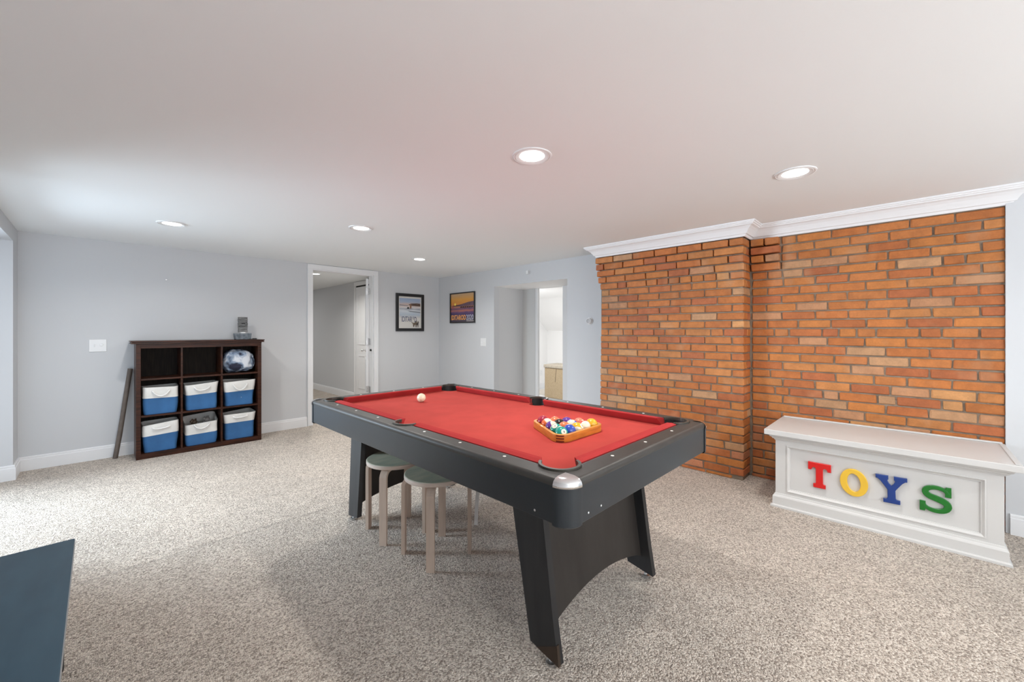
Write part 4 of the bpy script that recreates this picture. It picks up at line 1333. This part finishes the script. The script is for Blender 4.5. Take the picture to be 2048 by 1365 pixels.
def grad_mat(name, stops, h, rough=0.5):
    m = bpy.data.materials.new(name); m.use_nodes = True
    nt = m.node_tree; b = nt.nodes['Principled BSDF']; b.inputs['Roughness'].default_value = 0.25
    tc = nt.nodes.new('ShaderNodeTexCoord'); sp = nt.nodes.new('ShaderNodeSeparateXYZ'); nt.links.new(tc.outputs['Object'], sp.inputs[0])
    ns = nt.nodes.new('ShaderNodeTexNoise'); ns.inputs['Scale'].default_value = 22
    mp = nt.nodes.new('ShaderNodeMapping'); mp.inputs['Scale'].default_value = (0.35, 0.35, 2.2); nt.links.new(tc.outputs['Object'], mp.inputs[0]); nt.links.new(mp.outputs[0], ns.inputs['Vector'])
    mr = nt.nodes.new('ShaderNodeMath'); mr.operation = 'DIVIDE'; mr.inputs[1].default_value = h; nt.links.new(sp.outputs['Z'], mr.inputs[0])
    ad = nt.nodes.new('ShaderNodeMath'); ad.operation = 'MULTIPLY_ADD'; ad.inputs[1].default_value = 0.10; nt.links.new(ns.outputs['Fac'], ad.inputs[0]); nt.links.new(mr.outputs[0], ad.inputs[2])
    sb = nt.nodes.new('ShaderNodeMath'); sb.operation = 'SUBTRACT'; sb.inputs[1].default_value = 0.05; nt.links.new(ad.outputs[0], sb.inputs[0])
    r = nt.nodes.new('ShaderNodeValToRGB')
    while len(r.color_ramp.elements) < len(stops): r.color_ramp.elements.new(0.5)
    for el, (p, c) in zip(r.color_ramp.elements, stops): el.position = p; el.color = (*c, 1)
    nt.links.new(sb.outputs[0], r.inputs['Fac']); nt.links.new(r.outputs['Color'], b.inputs['Base Color'])
    return m
t, M, w, h = poster_frame('framed_poster', 'black framed snowy sled dog race poster on the left wall by the doorway', 'y', 3.132, 3.622, 1.217, 1.794, 0.045)
sheet(t, M, [(0.04, 0.04), (w - 0.04, 0.04), (w - 0.04, h - 0.04), (0.04, h - 0.04)], mat('poster_paper', (0.66, 0.65, 0.62), 0.4), 'paper', 0.006)
px0, px1, pz0, pz1 = 0.062, w - 0.062, 0.205, h - 0.072
sheet(t, M, [(px0, pz0), (px1, pz0), (px1, pz1), (px0, pz1)],
      grad_mat('snow_scene', [(0.36, (0.62, 0.61, 0.59)), (0.44, (0.45, 0.53, 0.62)), (0.55, (0.62, 0.66, 0.70)), (0.60, (0.30, 0.32, 0.38)), (0.62, (0.62, 0.62, 0.64)), (0.70, (0.60, 0.46, 0.40)), (0.78, (0.38, 0.45, 0.58)), (0.9, (0.30, 0.40, 0.58))], h), 'picture', 0.0068)
sheet(t, M, [(px0 + 0.15, 0.405), (px0 + 0.20, 0.428), (px1 - 0.06, 0.435), (px1, 0.43), (px1, 0.388), (px0 + 0.20, 0.392)], mat('tree_line', (0.10, 0.06, 0.045), 0.5, noise=0.4, nscale=60), 'trees', 0.0074)
sheet(t, M, [(px0, 0.405), (px0 + 0.15, 0.398), (px0 + 0.15, 0.390), (px0, 0.393)], mat('far_bank', (0.13, 0.14, 0.18), 0.5), 'bank', 0.0074)
sheet(t, M, [(px0 + 0.175, 0.350), (px0 + 0.205, 0.350), (px0 + 0.208, 0.405), (px0 + 0.198, 0.425), (px0 + 0.182, 0.420)], mat('musher', (0.24, 0.12, 0.07), 0.5), 'musher', 0.0080)
sheet(t, M, [(px0 + 0.125, 0.345), (px0 + 0.165, 0.345), (px0 + 0.165, 0.366), (px0 + 0.14, 0.374)], m_ink, 'sled', 0.0080)
sheet(t, M, [(px0 + 0.14, 0.315), (px1, 0.300), (px1, 0.288), (px0 + 0.18, 0.300)], mat('ice_edge', (0.16, 0.18, 0.20), 0.5), 'ice', 0.0074)
m_title = mat('slate_blue_ink', (0.07, 0.085, 0.17), 0.4)
fit_text('IDITAR', 0.098, 0.280, 0.186, 0.080, m_title, t, M, 0.0078, bold=0.012)
fit_text('O', 0.287, 0.315, 0.203, 0.042, m_title, t, M, 0.0078, bold=0.02)
fit_text('D', 0.322, 0.362, 0.183, 0.080, m_title, t, M, 0.0078, bold=0.012)
# the two dogs in the lower right corner of the sheet
m_dog = mat('dog_brown', (0.17, 0.125, 0.085), 0.6, noise=0.3, nscale=50)
dog = [(0.0, 0.0), (0.016, 0.0), (0.02, 0.035), (0.04, 0.03), (0.042, 0.0), (0.056, 0.0), (0.06, 0.045), (0.066, 0.075), (0.06, 0.098), (0.052, 0.090), (0.044, 0.098), (0.038, 0.072), (0.0, 0.062), (-0.030, 0.078), (-0.034, 0.070), (-0.008, 0.050)]
sheet(t, M, [(0.300 + x, 0.066 + y) for x, y in dog], m_dog, 'dog', 0.0078)
sheet(t, M, [(0.345 + x * 0.8, 0.060 + y * 1.02) for x, y in dog[:13]], mat('dog_dark', (0.09, 0.07, 0.055), 0.6, noise=0.3, nscale=50), 'dog', 0.0082)

t, M, w, h = poster_frame('framed_poster', 'thin framed orange sunset sled dog race poster on the wall by the opening', 'x', 5.202, 4.600, 1.343, 1.812, 0.016)
sheet(t, M, [(0.014, 0.014), (w - 0.014, 0.014), (w - 0.014, h - 0.014), (0.014, h - 0.014)],
      grad_mat('sunset', [(0.02, (0.10, 0.075, 0.09)), (0.20, (0.06, 0.05, 0.11)), (0.34, (0.10, 0.06, 0.16)), (0.41, (0.46, 0.16, 0.12)), (0.46, (0.12, 0.07, 0.16)), (0.55, (0.50, 0.22, 0.14)), (0.62, (0.66, 0.26, 0.06)), (0.78, (0.70, 0.34, 0.07)), (0.95, (0.55, 0.36, 0.20))], h), 'picture', 0.006)
sheet(t, M, [(0.014, 0.262), (0.12, 0.258), (0.28, 0.290), (0.45, 0.318), (w - 0.014, 0.328), (w - 0.014, 0.262), (0.30, 0.255)], mat('dusk_hills', (0.13, 0.075, 0.10), 0.5, noise=0.2, nscale=25), 'hills', 0.0068)
bm = bmesh.new()
bmesh.ops.create_circle(bm, cap_ends=True, segments=20, radius=0.021, matrix=M @ Matrix.Translation((0.125, 0.290, 0.0074)))
obj('sun', bm, mat('pale_sun', (0.95, 0.72, 0.12), 0.5), t)
for i in range(6):
    x = 0.255 + i * 0.052
    sheet(t, M, [(x, 0.228), (x + 0.006, 0.228), (x + 0.010, 0.240), (x + 0.024, 0.240), (x + 0.026, 0.228), (x + 0.032, 0.228), (x + 0.034, 0.250), (x + 0.040, 0.256), (x + 0.030, 0.260), (x + 0.026, 0.252), (x + 0.002, 0.252)], m_ink, 'dog', 0.0074)
sheet(t, M, [(0.045, 0.225), (0.075, 0.222), (0.082, 0.250), (0.068, 0.272), (0.050, 0.262)], mat('red_musher', (0.30, 0.05, 0.05), 0.5), 'musher', 0.0074)
fit_text('IDITAROD', 0.028, 0.388, 0.086, 0.078, mat('orange_ink', (0.80, 0.36, 0.10), 0.4), t, M, 0.0074, bold=0.030)
fit_text('2020', 0.398, 0.566, 0.086, 0.078, mat('pale_ink', (0.62, 0.62, 0.72), 0.4), t, M, 0.0074, bold=0.0)
sheet(t, M, [(0.40, 0.026), (w - 0.03, 0.026), (w - 0.03, 0.036), (0.40, 0.036)], mat('credit_line', (0.55, 0.52, 0.5), 0.5), 'credit_strip', 0.0074)

# ------------------------------------------------------------------ small wall fittings
def plate(name, label, cat, M, w, h, toggles, group=None):
    bm = bmesh.new(); box(bm, -w / 2, w / 2, -h / 2, h / 2, 0, 0.006, bev=0.0025, M=M)
    o = obj(name, bm, m_plate); tag(o, label, cat, group)
    for kind, x, y in toggles:
        bm = bmesh.new()
        if kind == 't': box(bm, x - 0.005, x + 0.005, y - 0.012, y + 0.014, 0.005, 0.014, bev=0.002, M=M)
        elif kind == 'k': lathe(bm, [(0.013, 0.005), (0.012, 0.016), (0, 0.017)], 16, M=M @ Matrix.Translation((x, y, 0)))
        elif kind == 's': box(bm, x - 0.002, x + 0.002, y - 0.004, y + 0.004, 0.005, 0.0066, M=M)
        obj({'t': 'toggle', 'k': 'knob', 's': 'slot'}[kind], bm, m_platedark if kind == 's' else m_plate, o)
    return o
ML_ = lambda x, z: frame3((x, YW - 0.0005, z), (1, 0, 0), (0, 0, 1))
MR_ = lambda y, z: frame3((XW - 0.0005, y, z), (0, -1, 0), (0, 0, 1))
plate('light_switch', 'wide white switch plate alone on the blank left wall', 'light switch', ML_(0.002, 1.082), 0.118, 0.116, [('t', -0.024, 0), ('k', 0.024, 0.008)])
plate('light_switch', 'white two toggle switch plate between the sunset poster and the opening', 'light switch', MR_(4.422, 1.059), 0.116, 0.116, [('t', -0.023, 0), ('t', 0.023, 0)])
th = thing('thermostat', 'round white thermostat on the wall beside the chimney bricks', 'thermostat', (XW, 2.600, 1.335))
Mth = MR_(2.600, 1.335)
bm = bmesh.new(); lathe(bm, [(0, 0), (0.043, 0), (0.043, 0.006), (0.036, 0.010), (0.033, 0.030), (0.024, 0.036)], 32, M=Mth); obj('body', bm, m_plate, th, smooth=True, autosmooth=40)
bm = bmesh.new(); lathe(bm, [(0.024, 0.036), (0.020, 0.032), (0, 0.033)], 24, M=Mth); obj('dial_face', bm, m_platedark, th, smooth=True)
sn = obj('door_sensor', B(XW - 0.024, XW - 0.0005, 3.520, 3.566, 1.960, 2.005, bev=0.003), m_plate); tag(sn, 'small white sensor box high above the wall opening', 'sensor')
obj('cover_strip', B(XW - 0.026, XW - 0.022, 3.516, 3.526, 1.962, 2.003), m_platedark, sn)
for (x, z), lb in (((0.498, 1.752), 'bare nail in the left wall above the left end of the bookcase'), ((1.286, 1.804), 'bare nail in the left wall above the right end of the bookcase')):
    bm = bmesh.new(); lathe(bm, [(0, 0), (0.0035, 0), (0.0035, 0.012), (0.007, 0.013), (0.006, 0.016), (0, 0.016)], 10, M=ML_(x, z))
    tag(obj('wall_nail', bm, m_steel), lb, 'nail')
Mo = frame3((3.1995, 9.12, 0.33), (0, -1, 0), (0, 0, 1))
plate('wall_outlet', 'white outlet low on the wall of the room beyond the doorway', 'outlet', Mo, 0.075, 0.118, [('s', -0.006, 0.02), ('s', 0.006, 0.02), ('s', -0.006, -0.02), ('s', 0.006, -0.02)])
Mo = frame3((6.60, 5.5995, 0.335), (1, 0, 0), (0, 0, 1))
plate('wall_outlet', 'white outlet on the bright wall beside the tan hamper', 'outlet', Mo, 0.075, 0.118, [('s', -0.006, 0.02), ('s', 0.006, 0.02), ('s', -0.006, -0.02), ('s', 0.006, -0.02)])

# ------------------------------------------------------------------ hamper in the laundry room
hm = thing('laundry_hamper', 'tan woven laundry hamper with lid seen through the wall opening', 'hamper', (5.95, 4.60, 0))
bm = bmesh.new(); box(bm, 5.757, 6.13, 4.34, 4.805, 0.0, 0.55, bev=0.012); obj('body', bm, m_wicker, hm)
bm = bmesh.new(); box(bm, 5.742, 6.145, 4.325, 4.82, 0.548, 0.605, bev=0.012)
for v in bm.verts:
    if v.co.z > 0.59: v.co.z += 0.03 * max(0, 1 - ((v.co.x - 5.95) / 0.2) ** 2)
obj('lid', bm, m_wickerlid, hm)
bm = bmesh.new(); tube(bm, [(5.754, 4.53, 0.54), (5.753, 4.545, 0.40), (5.754, 4.555, 0.30)], 0.003, 6); obj('crease_line', bm, m_bronze, hm)  # brown line put on for the shade of the fold in the side
bm = bmesh.new(); box(bm, 5.95, 6.62, 4.95, 5.45, 0.001, 0.012, bev=0.003)
tag(obj('floor_mat', bm, mat('cream_mat', (0.62, 0.58, 0.52), 0.8)), 'pale mat on the floor behind the tan hamper', 'mat')

# ------------------------------------------------------------------ low dark table at the near left
lt = thing('low_table', 'low dark table with painted blue sheen at the near left corner of the carpet', 'table', (-0.26, 1.75, 0))
bm = bmesh.new(); box(bm, -0.462, -0.060, 1.05, 2.250, 0.418, 0.440, bev=0.003); obj('table_top', bm, m_table, lt)
bm = bmesh.new(); box(bm, -0.0605, -0.0585, 1.055, 2.245, 0.4205, 0.4375); obj('edge_band', bm, m_edge, lt)
for x, y in ((-0.105, 2.185), (-0.42, 2.185), (-0.105, 1.10), (-0.42, 1.10)):
    obj('leg', B(x - 0.02, x + 0.02, y - 0.02, y + 0.02, 0.0, 0.418, bev=0.003), m_tablek, lt)
obj('apron', B(-0.43, -0.095, 1.09, 2.195, 0.36, 0.418), m_tablek, lt)
